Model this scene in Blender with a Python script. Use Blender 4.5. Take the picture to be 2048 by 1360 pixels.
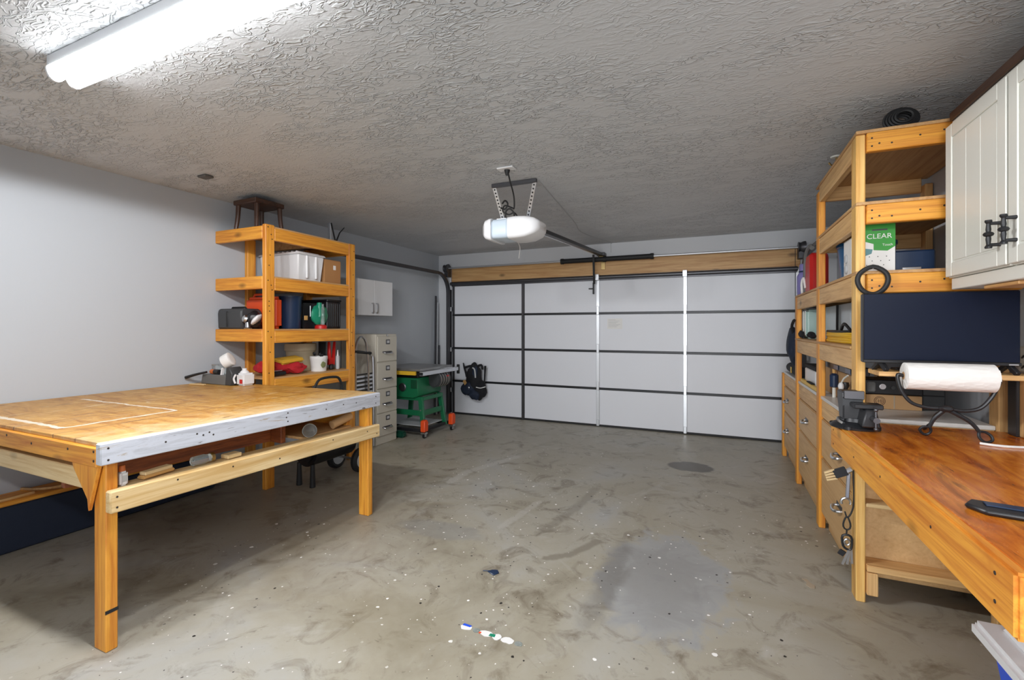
import bpy, bmesh, math, random
from mathutils import Vector, Matrix, Euler
random.seed(7)
for o in list(bpy.data.objects): bpy.data.objects.remove(o)
S = bpy.context.scene
COL = S.collection
R = math.radians

# ------------------------------------------------------------------ camera, world, exposure, big lights
FPX, HOR = 920.0, 654.0
YAW = math.atan(411/920)
cam = bpy.data.cameras.new('camera'); camo = bpy.data.objects.new('camera', cam); COL.objects.link(camo)
cam.sensor_width = 36; cam.lens = FPX/2048*36
cam.shift_y = -(680-HOR)/2048
camo.location = (0, 0, 1.398); camo.rotation_euler = (R(90), 0, YAW)
cam.clip_start = .05
S.camera = camo
S.view_settings.view_transform = 'Standard'; S.view_settings.look = 'None'
S.view_settings.gamma = 1; S.view_settings.use_curve_mapping = False
S.view_settings.exposure = -0.12
W = bpy.data.worlds.new('sky'); S.world = W; W.use_nodes = True
W.node_tree.nodes['Background'].inputs[0].default_value = (.80, .90, 1, 1)
W.node_tree.nodes['Background'].inputs[1].default_value = 1.0

def area(name, loc, rot, sx, sy, power, color=(1, 1, 1)):
    l = bpy.data.lights.new(name, 'AREA'); l.shape = 'RECTANGLE'; l.size = sx; l.size_y = sy; l.energy = power; l.color = color
    o = bpy.data.objects.new(name, l); COL.objects.link(o); o.location = loc; o.rotation_euler = rot
    return o
WALL_L, WALL_R, BACK, REAR, CEIL = -4.2, 1.27, 6.44, -2.4, 2.57
area('added_window_fill', (-.3, REAR-.02, 1.35), (R(90), 0, 0), 1.9, 2.1, 34, (.95, .975, 1)).data.spread = R(80)  # added fill light, set in the unseen rear window opening

# ------------------------------------------------------------------ materials
def mat(name, rgb, rough=.5, metal=0.0, **kw):
    m = bpy.data.materials.new(name); m.use_nodes = True
    b = m.node_tree.nodes['Principled BSDF']
    b.inputs['Base Color'].default_value = (*rgb, 1); b.inputs['Roughness'].default_value = rough; b.inputs['Metallic'].default_value = metal
    for k, v in kw.items(): b.inputs[k.replace('_', ' ')].default_value = v
    return m
def srgb(r, g, b): return tuple((c/255/12.92 if c/255 <= .04045 else ((c/255+.055)/1.055)**2.4) for c in (r, g, b))
class NT:
    def __init__(s, m): s.t = m.node_tree; s.b = s.t.nodes['Principled BSDF']
    def n(s, typ, ins=None, **props):
        x = s.t.nodes.new(typ)
        for k, v in props.items(): setattr(x, k, v)
        for k, v in (ins or {}).items():
            if isinstance(v, bpy.types.NodeSocket): s.t.links.new(v, x.inputs[k])
            else: x.inputs[k].default_value = v
        return x
    def math(s, op, a, b=0.0, clamp=False):
        return s.n('ShaderNodeMath', {0: a, 1: b}, operation=op, use_clamp=clamp).outputs[0]
    def ramp(s, fac, stops, interp='LINEAR'):
        x = s.n('ShaderNodeValToRGB', {0: fac}); r = x.color_ramp; r.interpolation = interp
        while len(r.elements) < len(stops): r.elements.new(.5)
        for e, (p, c) in zip(r.elements, stops): e.position = p; e.color = (*c, 1) if len(c) == 3 else c
        return x.outputs[0]
    def mix(s, fac, a, b):
        x = s.n('ShaderNodeMix', data_type='RGBA')
        for i, v in ((0, fac), (6, a), (7, b)):
            if isinstance(v, bpy.types.NodeSocket): s.t.links.new(v, x.inputs[i])
            else: x.inputs[i].default_value = v if i == 0 else (*v, 1)
        return x.outputs[2]
    def noise(s, vec, scale, detail=4, rough=.5, dist=0.0):
        return s.n('ShaderNodeTexNoise', {'Vector': vec, 'Scale': scale, 'Detail': detail, 'Roughness': rough, 'Distortion': dist}).outputs[0]
    def coord(s, scale=(1, 1, 1), rnd=True, kind='Object', rot=(0, 0, 0)):
        v = s.n('ShaderNodeTexCoord').outputs[kind]
        if rnd:
            r = s.n('ShaderNodeObjectInfo').outputs['Random']; r = s.math('MULTIPLY', r, 23.7)
            v = s.n('ShaderNodeVectorMath', {0: v, 1: s.n('ShaderNodeCombineXYZ', {0: r, 1: r, 2: r}).outputs[0]}, operation='ADD').outputs[0]
        return s.n('ShaderNodeMapping', {'Vector': v, 'Scale': scale, 'Rotation': rot}).outputs[0]
    def link(s, a, k): s.t.links.new(a, s.b.inputs[k])
    def bump(s, h, strength, dist=.01):
        s.link(s.n('ShaderNodeBump', {'Height': h, 'Strength': strength, 'Distance': dist}).outputs[0], 'Normal')

def wood(name, light, dark, axis, rough=.5, knot=.5, streak=1.0):
    m = mat(name, light, rough); t = NT(m)
    ax = 'XYZ'.index(axis)
    sc = [13, 13, 13]; sc[ax] = .9
    v = t.coord(tuple(sc))
    g = t.noise(v, 1.0, 5, .6, 1.6)
    sc = [90, 90, 90]; sc[ax] = 3
    f = t.noise(t.coord(tuple(sc)), 1.0, 3, .6)
    base = t.ramp(g, [(.28, dark), (.46, tuple((a*2+b)/3 for a, b in zip(light, dark))), (.62, light), (.8, tuple(min(1, c*1.12) for c in light))])
    base = t.mix(t.math('MULTIPLY', t.ramp(f, [(.36, (1, 1, 1)), (.52, (0, 0, 0))]), .55*streak), base, dark)
    if knot:
        sc = [5.5, 5.5, 5.5]; sc[ax] = 2.6
        vo = t.n('ShaderNodeTexVoronoi', {'Vector': t.coord(tuple(sc)), 'Scale': 1.0, 'Randomness': 1.0})
        k = t.ramp(vo.outputs['Distance'], [(.05, (1, 1, 1)), (.17, (0, 0, 0))])
        pick = t.math('GREATER_THAN', t.n('ShaderNodeSeparateColor', {0: vo.outputs['Color']}).outputs[0], 1-knot)
        base = t.mix(t.math('MULTIPLY', k, t.math('MULTIPLY', pick, .65)), base, tuple(c*.12 for c in dark))
    t.link(base, 'Base Color')
    t.bump(g, .12, .004)
    return m
M = {}
for ax in 'XYZ':
    M['pine'+ax] = wood('amber_pine_'+ax, srgb(238, 168, 62), srgb(192, 108, 30), ax)
    M['pale'+ax] = wood('pale_pine_'+ax, srgb(233, 207, 158), srgb(205, 165, 105), ax, knot=.35)
    M['gold'+ax] = wood('golden_pine_'+ax, srgb(240, 198, 120), srgb(208, 148, 66), ax, knot=.4)
    M['tan'+ax] = wood('tan_pine_'+ax, srgb(232, 190, 130), srgb(190, 138, 82), ax, knot=.4)
    M['red'+ax] = wood('red_brown_wood_'+ax, srgb(160, 86, 42), srgb(96, 44, 20), ax, knot=0)
    M['dk'+ax] = wood('dark_walnut_'+ax, srgb(84, 56, 42), srgb(48, 32, 26), ax, .45, knot=0)
    M['beam'+ax] = wood('tan_header_'+ax, srgb(214, 172, 118), srgb(180, 130, 78), ax, knot=.3)
M['ply'] = wood('plywood', srgb(206, 164, 112), srgb(170, 122, 76), 'Y', .6, 0, .6)
M['mdf'] = wood('tan_panel', srgb(222, 182, 128), srgb(198, 152, 98), 'Y', .5, 0, .5)
M['card'] = mat('cardboard', srgb(176, 128, 80), .8)
M['card2'] = mat('cardboard_pale', srgb(190, 150, 105), .8)
M['black'] = mat('black_plastic', (.012, .012, .014), .38)
M['soft'] = mat('black_fabric', (.010, .010, .013), .85)
M['rub'] = mat('black_rubber', (.014, .014, .015), .6)
M['navy'] = mat('navy_fabric', (.010, .018, .040), .75)
M['navyp'] = mat('navy_plastic', (.012, .030, .075), .3)
M['blue'] = mat('blue_plastic', (.012, .09, .22), .3)
M['bblue'] = mat('bright_blue_plastic', (.02, .10, .75), .35)
M['dgrey'] = mat('dark_grey_plastic', (.05, .052, .055), .5)
M['grey'] = mat('grey_plastic', (.16, .16, .155), .6)
M['lgrey'] = mat('light_grey_paint', (.52, .53, .54), .5)
M['white'] = mat('white_plastic', (.78, .78, .79), .35)
M['paper'] = mat('white_paper', (.82, .81, .79), .85)
M['steel'] = mat('steel', (.62, .63, .65), .28, 1)
M['galv'] = mat('galvanized', (.72, .74, .77), .38, .85)
M['dsteel'] = mat('dark_steel', (.12, .12, .13), .4, .9)
M['nailm'] = mat('rusty_nail', (.03, .02, .015), .6)
M['iron'] = mat('black_iron', (.02, .021, .024), .38, .2)
M['cream'] = mat('cream_paint', srgb(228, 228, 220), .4)
M['filec'] = mat('beige_enamel', srgb(196, 190, 176), .4)
M['brass'] = mat('brass', (.45, .32, .14), .35, 1)
M['orange'] = mat('orange_plastic', (.85, .085, .012), .42)
M['red'] = mat('red_plastic', (.55, .014, .012), .4)
M['redc'] = mat('red_cloth', (.42, .010, .016), .85)
M['yel'] = mat('yellow_plastic', (.80, .48, .03), .45)
M['yelc'] = mat('yellow_cloth', (.72, .42, .035), .8)
M['green'] = mat('green_paint', (.010, .16, .065), .38)
M['lgreen'] = mat('green_plastic', (.012, .25, .14), .3)
M['kgreen'] = mat('carton_green', (.03, .30, .03), .5)
M['teal'] = mat('carton_teal', (.10, .25, .27), .5)
M['purple'] = mat('lavender_plastic', (.20, .18, .42), .4)
M['bucket'] = mat('beige_bucket', srgb(196, 182, 152), .5)
M['glass'] = mat('clear_plastic', (.85, .92, .92), .08, 0, Transmission_Weight=.85, IOR=1.3)
M['screen'] = mat('dark_screen', (.006, .010, .026), .3, Specular_IOR_Level=.2)
M['bristle'] = mat('tan_bristles', srgb(214, 186, 140), .9)
M['copper'] = mat('orange_cap', (.55, .14, .03), .4)
M['tan'] = mat('tan_leather', srgb(206, 160, 96), .7)
M['lead'] = mat('leaf_tan', srgb(176, 160, 138), .8)
em = mat('lamp_diffuser', (.9, .9, .9), .5)
eb = em.node_tree.nodes['Principled BSDF']; eb.inputs['Emission Color'].default_value = (.96, .98, 1, 1); eb.inputs['Emission Strength'].default_value = 17
M['lamp'] = em

def make_ceiling():
    m = mat('textured_ceiling', (.60, .615, .635), .5); t = NT(m)
    v = t.coord((.62, 1.3, 1), rnd=False, rot=(0, 0, -.15))
    warp = t.n('ShaderNodeTexNoise', {'Vector': v, 'Scale': 9.0, 'Detail': 2}).outputs['Color']
    v2 = t.n('ShaderNodeVectorMath', {0: v, 1: t.n('ShaderNodeVectorMath', {0: warp, 'Scale': .09}, operation='SCALE').outputs[0]}, operation='ADD').outputs[0]
    a = t.noise(v2, 27, 2.5, .45, .6)
    ridge = t.math('SUBTRACT', 1, t.math('MULTIPLY', t.math('ABSOLUTE', t.math('SUBTRACT', a, .5)), 13), True)
    ridge = t.n('ShaderNodeMapRange', {'Value': ridge, 1: 0.0, 2: 1.0}, interpolation_type='SMOOTHSTEP').outputs[0]
    mk = t.ramp(t.noise(v, 6.5, 2, .5), [(.34, (0, 0, 0)), (.50, (1, 1, 1))])
    patch = t.ramp(t.noise(v, 1.1, 2, .5), [(.36, (.25, .25, .25)), (.56, (1, 1, 1))])
    h = t.math('MULTIPLY', t.math('MULTIPLY', ridge, mk), patch)
    h = t.math('ADD', h, t.math('MULTIPLY', t.noise(v, 45, 3, .6), .25))
    t.bump(h, 1.0, .007)
    return m
def make_floor():
    m = mat('stained_concrete', (.30, .29, .27), .5); t = NT(m)
    v = t.coord(rnd=False)
    big = t.noise(v, .9, 6, .62, .8)
    base = t.ramp(big, [(.30, srgb(140, 132, 114)), (.44, srgb(163, 156, 139)), (.56, srgb(170, 165, 152)), (.70, srgb(172, 171, 167))])
    mid = t.noise(v, 4.2, 7, .68, 1.2)
    base = t.mix(t.ramp(mid, [(.30, (.75, .75, .75)), (.47, (0, 0, 0))]), base, srgb(104, 92, 74))
    base = t.mix(t.ramp(t.noise(v, 15, 6, .7, 1.5), [(.26, (.7, .7, .7)), (.38, (0, 0, 0))]), base, srgb(98, 90, 78))
    base = t.mix(t.ramp(t.noise(v, 2.3, 5, .6, 2.0), [(.58, (0, 0, 0)), (.72, (.55, .55, .55))]), base, srgb(184, 181, 174))
    def blob(cx, cy, rx, ry, soft, wob=.35):
        d = t.n('ShaderNodeVectorMath', {0: v, 1: (cx, cy, 0)}, operation='SUBTRACT').outputs[0]
        d = t.n('ShaderNodeVectorMath', {0: d, 1: (1/rx, 1/ry, 0)}, operation='MULTIPLY').outputs[0]
        l = t.n('ShaderNodeVectorMath', {0: d}, operation='LENGTH').outputs['Value']
        l = t.math('ADD', l, t.math('MULTIPLY', t.math('SUBTRACT', t.noise(v, 5, 5, .6, 1), .5), wob*2))
        return t.n('ShaderNodeMapRange', {'Value': l, 1: 1-soft, 2: 1+soft, 3: 1.0, 4: 0.0}, interpolation_type='SMOOTHSTEP').outputs[0]
    base = t.mix(t.math('MULTIPLY', blob(-.28, 2.68, .33, .55, .16, .7), .8), base, srgb(164, 166, 168))
    base = t.mix(t.math('MULTIPLY', blob(-.55, 2.55, .07, .45, .5, .8), .55), base, srgb(112, 108, 102))
    base = t.mix(t.math('MULTIPLY', blob(-.28, 2.65, .25, .45, .5, .9), .30), base, srgb(96, 88, 78))
    base = t.mix(t.math('MULTIPLY', blob(-.25, 4.93, .22, .16, .10, .25), .9), base, srgb(92, 88, 82))
    base = t.mix(t.math('MULTIPLY', blob(-1.75, 2.7, .30, .12, .2, .5), .4), base, srgb(138, 140, 142))
    base = t.mix(t.math('MULTIPLY', blob(-2.9, 2.3, 1.0, .9, .6, .8), .4), base, srgb(104, 90, 74))
    base = t.mix(t.math('MULTIPLY', blob(-1.4, 1.75, .5, .2, .4, .6), .25), base, srgb(120, 108, 80))
    def streak(pts, w):
        tot = None
        for (ax, ay), (bx, by) in zip(pts, pts[1:]):
            L = math.hypot(bx-ax, by-ay)
            d = t.n('ShaderNodeVectorMath', {0: v, 1: (ax, ay, 0)}, operation='SUBTRACT').outputs[0]
            ca, sa = (bx-ax)/L, (by-ay)/L
            u = t.n('ShaderNodeVectorMath', {0: d, 1: (ca, sa, 0)}, operation='DOT_PRODUCT').outputs['Value']
            q = t.n('ShaderNodeVectorMath', {0: d, 1: (-sa, ca, 0)}, operation='DOT_PRODUCT').outputs['Value']
            u2 = t.math('ABSOLUTE', t.math('SUBTRACT', u, L/2))
            along = t.math('MAXIMUM', t.math('SUBTRACT', u2, L/2), 0.0)
            dd = t.math('ADD', t.math('ADD', t.math('ABSOLUTE', q), along), t.math('MULTIPLY', t.math('SUBTRACT', t.noise(v, 14, 3, .6), .5), w*1.6))
            k = t.n('ShaderNodeMapRange', {'Value': dd, 1: w*.5, 2: w*1.4, 3: 1.0, 4: 0.0}, interpolation_type='SMOOTHSTEP').outputs[0]
            tot = k if tot is None else t.math('MAXIMUM', tot, k)
        return tot
    base = t.mix(t.math('MULTIPLY', streak([(-.71, 2.97), (-.83, 2.72), (-.95, 2.62)], .030), .55), base, srgb(112, 103, 88))
    base = t.mix(t.math('MULTIPLY', streak([(-.96, 3.93), (-.98, 3.55), (-1.09, 2.97)], .040), .40), base, srgb(118, 110, 96))
    base = t.mix(t.math('MULTIPLY', streak([(-1.97, 4.55), (-2.2, 3.9), (-2.2, 3.55)], .045), .55), base, srgb(190, 187, 180))
    base = t.mix(t.math('MULTIPLY', streak([(-1.3, 3.45), (-1.38, 2.9)], .03), .4), base, srgb(190, 187, 180))
    # paint flecks and grit
    for sc, thr, pick, colr, off in ((13, .055, .90, srgb(246, 244, 240), 0), (30, .075, .93, srgb(246, 244, 240), 3.3), (19, .06, .90, srgb(40, 36, 32), 7.1)):
        w = t.n('ShaderNodeTexNoise', {'Vector': v, 'Scale': 60.0}).outputs['Color']
        vv = t.n('ShaderNodeVectorMath', {0: v, 1: t.n('ShaderNodeVectorMath', {0: w, 'Scale': .012}, operation='SCALE').outputs[0]}, operation='ADD').outputs[0]
        vv = t.n('ShaderNodeVectorMath', {0: vv, 1: (off, off, 0)}, operation='ADD').outputs[0]
        vo = t.n('ShaderNodeTexVoronoi', {'Vector': vv, 'Scale': sc}, voronoi_dimensions='2D')
        sp = t.n('ShaderNodeSeparateColor', {0: vo.outputs['Color']})
        size = t.math('MULTIPLY', t.math('ADD', t.math('POWER', sp.outputs[1], 3.0), .35), thr*2.0)
        k = t.math('MULTIPLY', t.math('LESS_THAN', vo.outputs['Distance'], size), t.math('GREATER_THAN', sp.outputs[0], pick))
        area_ = t.ramp(t.noise(v, .75, 2, .5), [(.46, (0, 0, 0)), (.52, (1, 1, 1))])
        wide = t.math('MAXIMUM', blob(-.9, 2.7, 1.0, 1.3, .25, .9), t.math('MULTIPLY', area_, blob(-1.0, 2.4, 1.9, 2.6, .1, .5)))
        k = t.math('MULTIPLY', k, wide)
        base = t.mix(k, base, colr)
    t.link(base, 'Base Color')
    t.link(t.ramp(big, [(.3, (.38, .38, .38)), (.7, (.55, .55, .55))]), 'Roughness')
    t.bump(t.math('ADD', mid, t.math('MULTIPLY', t.noise(v, 60, 4, .6), .3)), .18, .006)
    return m
def make_wall(name, rgb):
    m = mat(name, rgb, .6); t = NT(m)
    t.bump(t.noise(t.coord(rnd=False), 90, 3, .5), .06, .003)
    return m
def make_tabletop():
    m = mat('scuffed_table_plywood', srgb(226, 190, 118), .42); t = NT(m)
    g = t.noise(t.coord((2.6, 9, 4), False), 1.0, 7, .66, 1.4)
    base = t.ramp(g, [(.30, srgb(156, 98, 36)), (.46, srgb(192, 138, 62)), (.60, srgb(206, 156, 78)), (.75, srgb(224, 186, 116))])
    v = t.coord(rnd=False)
    xyz = t.n('ShaderNodeSeparateXYZ', {0: v})
    # pale worn band along the long side edge (table origin at its near corner)
    edge = t.n('ShaderNodeMapRange', {'Value': t.math('ADD', xyz.outputs[0], t.math('MULTIPLY', t.math('SUBTRACT', t.noise(v, 5, 6, .7, 2), .5), .85)), 1: -.32, 2: -.02}).outputs[0]
    base = t.mix(t.math('MULTIPLY', edge, .7), base, srgb(214, 192, 148))
    sc = t.noise(t.coord((16, 3, 4), False, rot=(0, 0, .5)), 1.0, 6, .7, 2.5)
    base = t.mix(t.ramp(sc, [(.58, (0, 0, 0)), (.66, (.7, .7, .7))]), base, srgb(226, 206, 164))
    sd = t.noise(t.coord((40, 5, 4), False, rot=(0, 0, 1.1)), 1.0, 3, .6, 1)
    base = t.mix(t.ramp(sd, [(.63, (0, 0, 0)), (.67, (.8, .8, .8))]), base, srgb(110, 64, 28))
    # white painted rectangle left by a sprayed part
    def stroke(axis, at, a, b, w):
        u, q = (xyz.outputs[0], xyz.outputs[1]) if axis == 'X' else (xyz.outputs[1], xyz.outputs[0])
        wob = t.math('MULTIPLY', t.math('SUBTRACT', t.noise(v, 9, 4, .6), .5), .05)
        d = t.math('ABSOLUTE', t.math('SUBTRACT', t.math('ADD', q, wob), at))
        k = t.math('LESS_THAN', d, w)
        k = t.math('MULTIPLY', k, t.math('MULTIPLY', t.math('GREATER_THAN', u, a), t.math('LESS_THAN', u, b)))
        return t.math('MULTIPLY', k, .7)
    for a in (('X', .10, -1.6, -.55, .014), ('Y', -.55, .10, .62, .012), ('X', .62, -1.6, -.55, .010)):
        base = t.mix(stroke(*a), base, srgb(246, 240, 226))
    for yy in (.42, .80): base = t.mix(t.math('MULTIPLY', t.math('LESS_THAN', t.math('ABSOLUTE', t.math('ADD', xyz.outputs[0], yy)), .0035), .8), base, srgb(84, 50, 22))
    t.link(base, 'Base Color'); t.bump(g, .1, .004)
    return m
def make_benchtop():
    m = mat('varnished_bench_wood', srgb(214, 120, 36), .16); t = NT(m)
    g = t.noise(t.coord((8, 1.6, 4), False), 1.0, 7, .65, 2.0)
    base = t.ramp(g, [(.28, srgb(140, 60, 12)), (.45, srgb(196, 104, 26)), (.60, srgb(222, 134, 42)), (.78, srgb(238, 168, 66))])
    v = t.coord((7, 1.5, 3), False, rot=(0, 0, .18))
    st = t.noise(v, 1.0, 6, .68, 1.5)
    base = t.mix(t.ramp(st, [(.57, (0, 0, 0)), (.72, (.9, .9, .9))]), base, srgb(58, 24, 10))
    s2 = t.noise(t.coord((22, 6, 3), False), 1.0, 5, .7, 1)
    base = t.mix(t.ramp(s2, [(.64, (0, 0, 0)), (.7, (.8, .8, .8))]), base, srgb(70, 30, 12))
    t.link(base, 'Base Color'); t.link(t.ramp(st, [(.3, (.14, .14, .14)), (.7, (.34, .34, .34))]), 'Roughness')
    t.bump(g, .12, .004)
    return m
def make_whiteboard():
    m = mat('worn_white_paint', srgb(196, 199, 208), .5); t = NT(m)
    k = t.noise(t.coord((14, 3, 30), False), 1.0, 6, .72, 1)
    base = t.mix(t.ramp(k, [(.35, (1, 1, 1)), (.50, (0, 0, 0))]), srgb(200, 203, 212), srgb(178, 180, 188))
    base = t.mix(t.ramp(k, [(.60, (0, 0, 0)), (.66, (.9, .9, .9))]), base, srgb(168, 148, 122))
    k2 = t.noise(t.coord((30, 9, 40), False), 1.0, 4, .7, 1)
    base = t.mix(t.ramp(k2, [(.66, (0, 0, 0)), (.70, (.9, .9, .9))]), base, srgb(92, 80, 68))
    t.link(base, 'Base Color')
    return m
def make_towel():
    m = mat('paper_towel', srgb(238, 236, 232), .9); t = NT(m)
    vo = t.n('ShaderNodeTexVoronoi', {'Vector': t.coord((34, 70, 70), False, rot=(0, 0, .6)), 'Scale': 1.0})
    t.bump(vo.outputs['Distance'], .5, .004)
    return m
M['ceiling'] = make_ceiling(); M['floor'] = make_floor(); M['wall'] = make_wall('painted_wall', srgb(186, 191, 197)); M['wall_lit'] = make_wall('wall_paint_lit', srgb(214, 216, 220))  # door wall: same paint in a lighter copy, brightness put into the colour
M['tabletop'] = make_tabletop(); M['benchtop'] = make_benchtop(); M['whiteboard'] = make_whiteboard(); M['towel'] = make_towel()
M['door'] = mat('door_foam_panel', srgb(230, 232, 238), .55)

# ------------------------------------------------------------------ mesh builder
class MB:
    def __init__(s): s.bm = bmesh.new()
    def _bev(s, vs, bev, seg=1):
        if bev:
            es = list({e for v in vs for e in v.link_edges})
            bmesh.ops.bevel(s.bm, geom=es, offset=bev, segments=seg, affect='EDGES', clamp_overlap=True)
    def box(s, x0, x1, y0, y1, z0, z1, bev=.003, seg=1):
        m = Matrix.Translation(((x0+x1)/2, (y0+y1)/2, (z0+z1)/2)) @ Matrix.Diagonal((abs(x1-x0), abs(y1-y0), abs(z1-z0), 1))
        vs = bmesh.ops.create_cube(s.bm, size=1, matrix=m)['verts']
        s._bev(vs, min(bev, .45*min(abs(x1-x0), abs(y1-y0), abs(z1-z0))), seg); return s
    def obox(s, c, size, rot=(0, 0, 0), bev=.003, seg=1):
        m = Matrix.Translation(c) @ Euler(rot).to_matrix().to_4x4() @ Matrix.Diagonal((*size, 1))
        vs = bmesh.ops.create_cube(s.bm, size=1, matrix=m)['verts']
        s._bev(vs, min(bev, .45*min(size)), seg); return s
    def beam(s, a, b, w, h, bev=.003, up=(0, 0, 1)):
        a, b = Vector(a), Vector(b); d = b-a; y = d.normalized(); u = Vector(up)
        x = y.cross(u).normalized(); z = x.cross(y)
        r = Matrix((x, y, z)).transposed().to_4x4()
        m = Matrix.Translation((a+b)/2) @ r @ Matrix.Diagonal((w, d.length, h, 1))
        vs = bmesh.ops.create_cube(s.bm, size=1, matrix=m)['verts']
        s._bev(vs, min(bev, .45*min(w, h))); return s
    def hexa(s, lo, hi, bev=.002):
        vs = [s.bm.verts.new(p) for p in list(lo)+list(hi)]; n = len(lo)
        s.bm.faces.new(vs[:n][::-1]); s.bm.faces.new(vs[n:])
        for i in range(n): s.bm.faces.new((vs[i], vs[(i+1) % n], vs[n+(i+1) % n], vs[n+i]))
        s._bev(vs, bev); return s
    def prism(s, poly, axis, a, b, bev=.002):
        def p(u, v, w): return {'X': (w, u, v), 'Y': (u, w, v), 'Z': (u, v, w)}[axis]
        return s.hexa([p(u, v, a) for u, v in poly], [p(u, v, b) for u, v in poly], bev)
    def cyl(s, a, b, r, r2=None, seg=20, bev=0):
        a, b = Vector(a), Vector(b); d = b-a
        m = Matrix.Translation((a+b)/2) @ d.to_track_quat('Z', 'Y').to_matrix().to_4x4()
        vs = bmesh.ops.create_cone(s.bm, cap_ends=True, segments=seg, radius1=r, radius2=r if r2 is None else r2, depth=d.length, matrix=m)['verts']
        if bev:
            es = [e for e in {e for v in vs for e in v.link_edges} if any(len(f.verts) > 4 for f in e.link_faces)]
            bmesh.ops.bevel(s.bm, geom=es, offset=bev, segments=2, affect='EDGES')
        return s
    def tube(s, pts, r, seg=8, closed=False, smooth=0):
        P = [Vector(p) for p in pts]
        if smooth:
            n = len(P); Q = []
            rng = n if closed else n-1
            for i in range(rng):
                p0 = P[(i-1) % n] if closed or i > 0 else P[0]; p1 = P[i]; p2 = P[(i+1) % n]
                p3 = P[(i+2) % n] if closed or i+2 < n else P[-1]
                for k in range(smooth):
                    t = k/smooth
                    Q.append(.5*((2*p1)+(-p0+p2)*t+(2*p0-5*p1+4*p2-p3)*t*t+(-p0+3*p1-3*p2+p3)*t**3))
            if not closed: Q.append(P[-1])
            P = Q
        n = len(P); rings = []
        up = None
        for i in range(n):
            if closed: d = (P[(i+1) % n]-P[i-1])
            else: d = P[min(i+1, n-1)]-P[max(i-1, 0)]
            d.normalize()
            if up is None:
                up = Vector((0, 0, 1)) if abs(d.z) < .9 else Vector((1, 0, 0))
            x = d.cross(up).normalized(); up = x.cross(d).normalized()
            rr = r(i/(n-1)) if callable(r) else r
            rings.append([s.bm.verts.new(P[i]+x*math.cos(2*math.pi*k/seg)*rr+up*math.sin(2*math.pi*k/seg)*rr) for k in range(seg)])
        for i in range(n if closed else n-1):
            A, B = rings[i], rings[(i+1) % n]
            for k in range(seg): s.bm.faces.new((A[k], A[(k+1) % seg], B[(k+1) % seg], B[k]))
        if not closed: s.bm.faces.new(rings[0][::-1]); s.bm.faces.new(rings[-1])
        return s
    def lathe(s, prof, o=(0, 0, 0), axis=(0, 0, 1), seg=28):
        q = Vector(axis).to_track_quat('Z', 'Y'); o = Vector(o); rings = []
        for r, z in prof:
            rings.append([s.bm.verts.new(o+q @ Vector((max(r, 1e-4)*math.cos(2*math.pi*k/seg), max(r, 1e-4)*math.sin(2*math.pi*k/seg), z))) for k in range(seg)])
        for A, B in zip(rings, rings[1:]):
            for k in range(seg): s.bm.faces.new((A[k], A[(k+1) % seg], B[(k+1) % seg], B[k]))
        s.bm.faces.new(rings[0][::-1]); s.bm.faces.new(rings[-1]); return s
    def blob(s, c, rad, rot=(0, 0, 0), wob=0.0, seed=0, sub=3):
        m = Matrix.Translation(c) @ Euler(rot).to_matrix().to_4x4() @ Matrix.Diagonal((*rad, 1))
        vs = bmesh.ops.create_icosphere(s.bm, subdivisions=sub, radius=1)['verts']
        from mathutils import noise as mn
        for v in vs:
            k = 1+wob*mn.noise(v.co*1.7+Vector((seed*3.1, seed*1.7, seed)))
            v.co = m @ (v.co*k)
        return s
    def strip(s, pts, w, th, wdir=(0, 0, 1)):
        P = [Vector(p) for p in pts]; wd = Vector(wdir).normalized()
        rings = []
        for i, p in enumerate(P):
            d = (P[min(i+1, len(P)-1)]-P[max(i-1, 0)]).normalized(); n = d.cross(wd).normalized()
            rings.append([s.bm.verts.new(p+wd*a*w/2+n*b*th/2) for a, b in ((-1, -1), (1, -1), (1, 1), (-1, 1))])
        for A, B in zip(rings, rings[1:]):
            for k in range(4): s.bm.faces.new((A[k], A[(k+1) % 4], B[(k+1) % 4], B[k]))
        s.bm.faces.new(rings[0][::-1]); s.bm.faces.new(rings[-1]); return s
    def build(s, name, m, parent=None, at=None, ang=35):
        bmesh.ops.recalc_face_normals(s.bm, faces=s.bm.faces[:])
        me = bpy.data.meshes.new(name); s.bm.to_mesh(me); s.bm.free()
        o = bpy.data.objects.new(name, me); COL.objects.link(o)
        me.materials.append(M[m] if isinstance(m, str) else m)
        if parent is not None:
            o.parent = parent
            w = WPOS[parent.name]; me.transform(Matrix.Translation(-w)); WPOS[o.name] = w
        else:
            w = Vector(at if at else (0, 0, 0)); me.transform(Matrix.Translation(-w)); o.location = w; WPOS[o.name] = w
        me.shade_smooth(); me.set_sharp_from_angle(angle=R(ang))
        return o
WPOS = {}
def B(*a, **k): return MB().box(*a, **k)
def thing(name, label, cat, loc, group=None):
    o = bpy.data.objects.new(name, None); COL.objects.link(o); o.location = loc; o.empty_display_size = .1
    WPOS[o.name] = Vector(loc)
    o['label'] = label; o['category'] = cat
    if group: o['group'] = group
    return o
def tag(o, label, cat, group=None):
    o['label'] = label; o['category'] = cat
    if group: o['group'] = group
    return o
def struct(o, label=None, cat=None):
    o['kind'] = 'structure'
    if label: o['label'] = label; o['category'] = cat
    return o
def copy_thing(o, delta, label=None):
    c = o.copy(); COL.objects.link(c); c.location = o.location+Vector(delta)
    WPOS[c.name] = Vector(c.location)
    if label: c['label'] = label
    for ch in list(o.children):
        d = ch.copy(); COL.objects.link(d); d.parent = c
        for g in list(ch.children):
            e = g.copy(); COL.objects.link(e); e.parent = d
    return c
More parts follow.
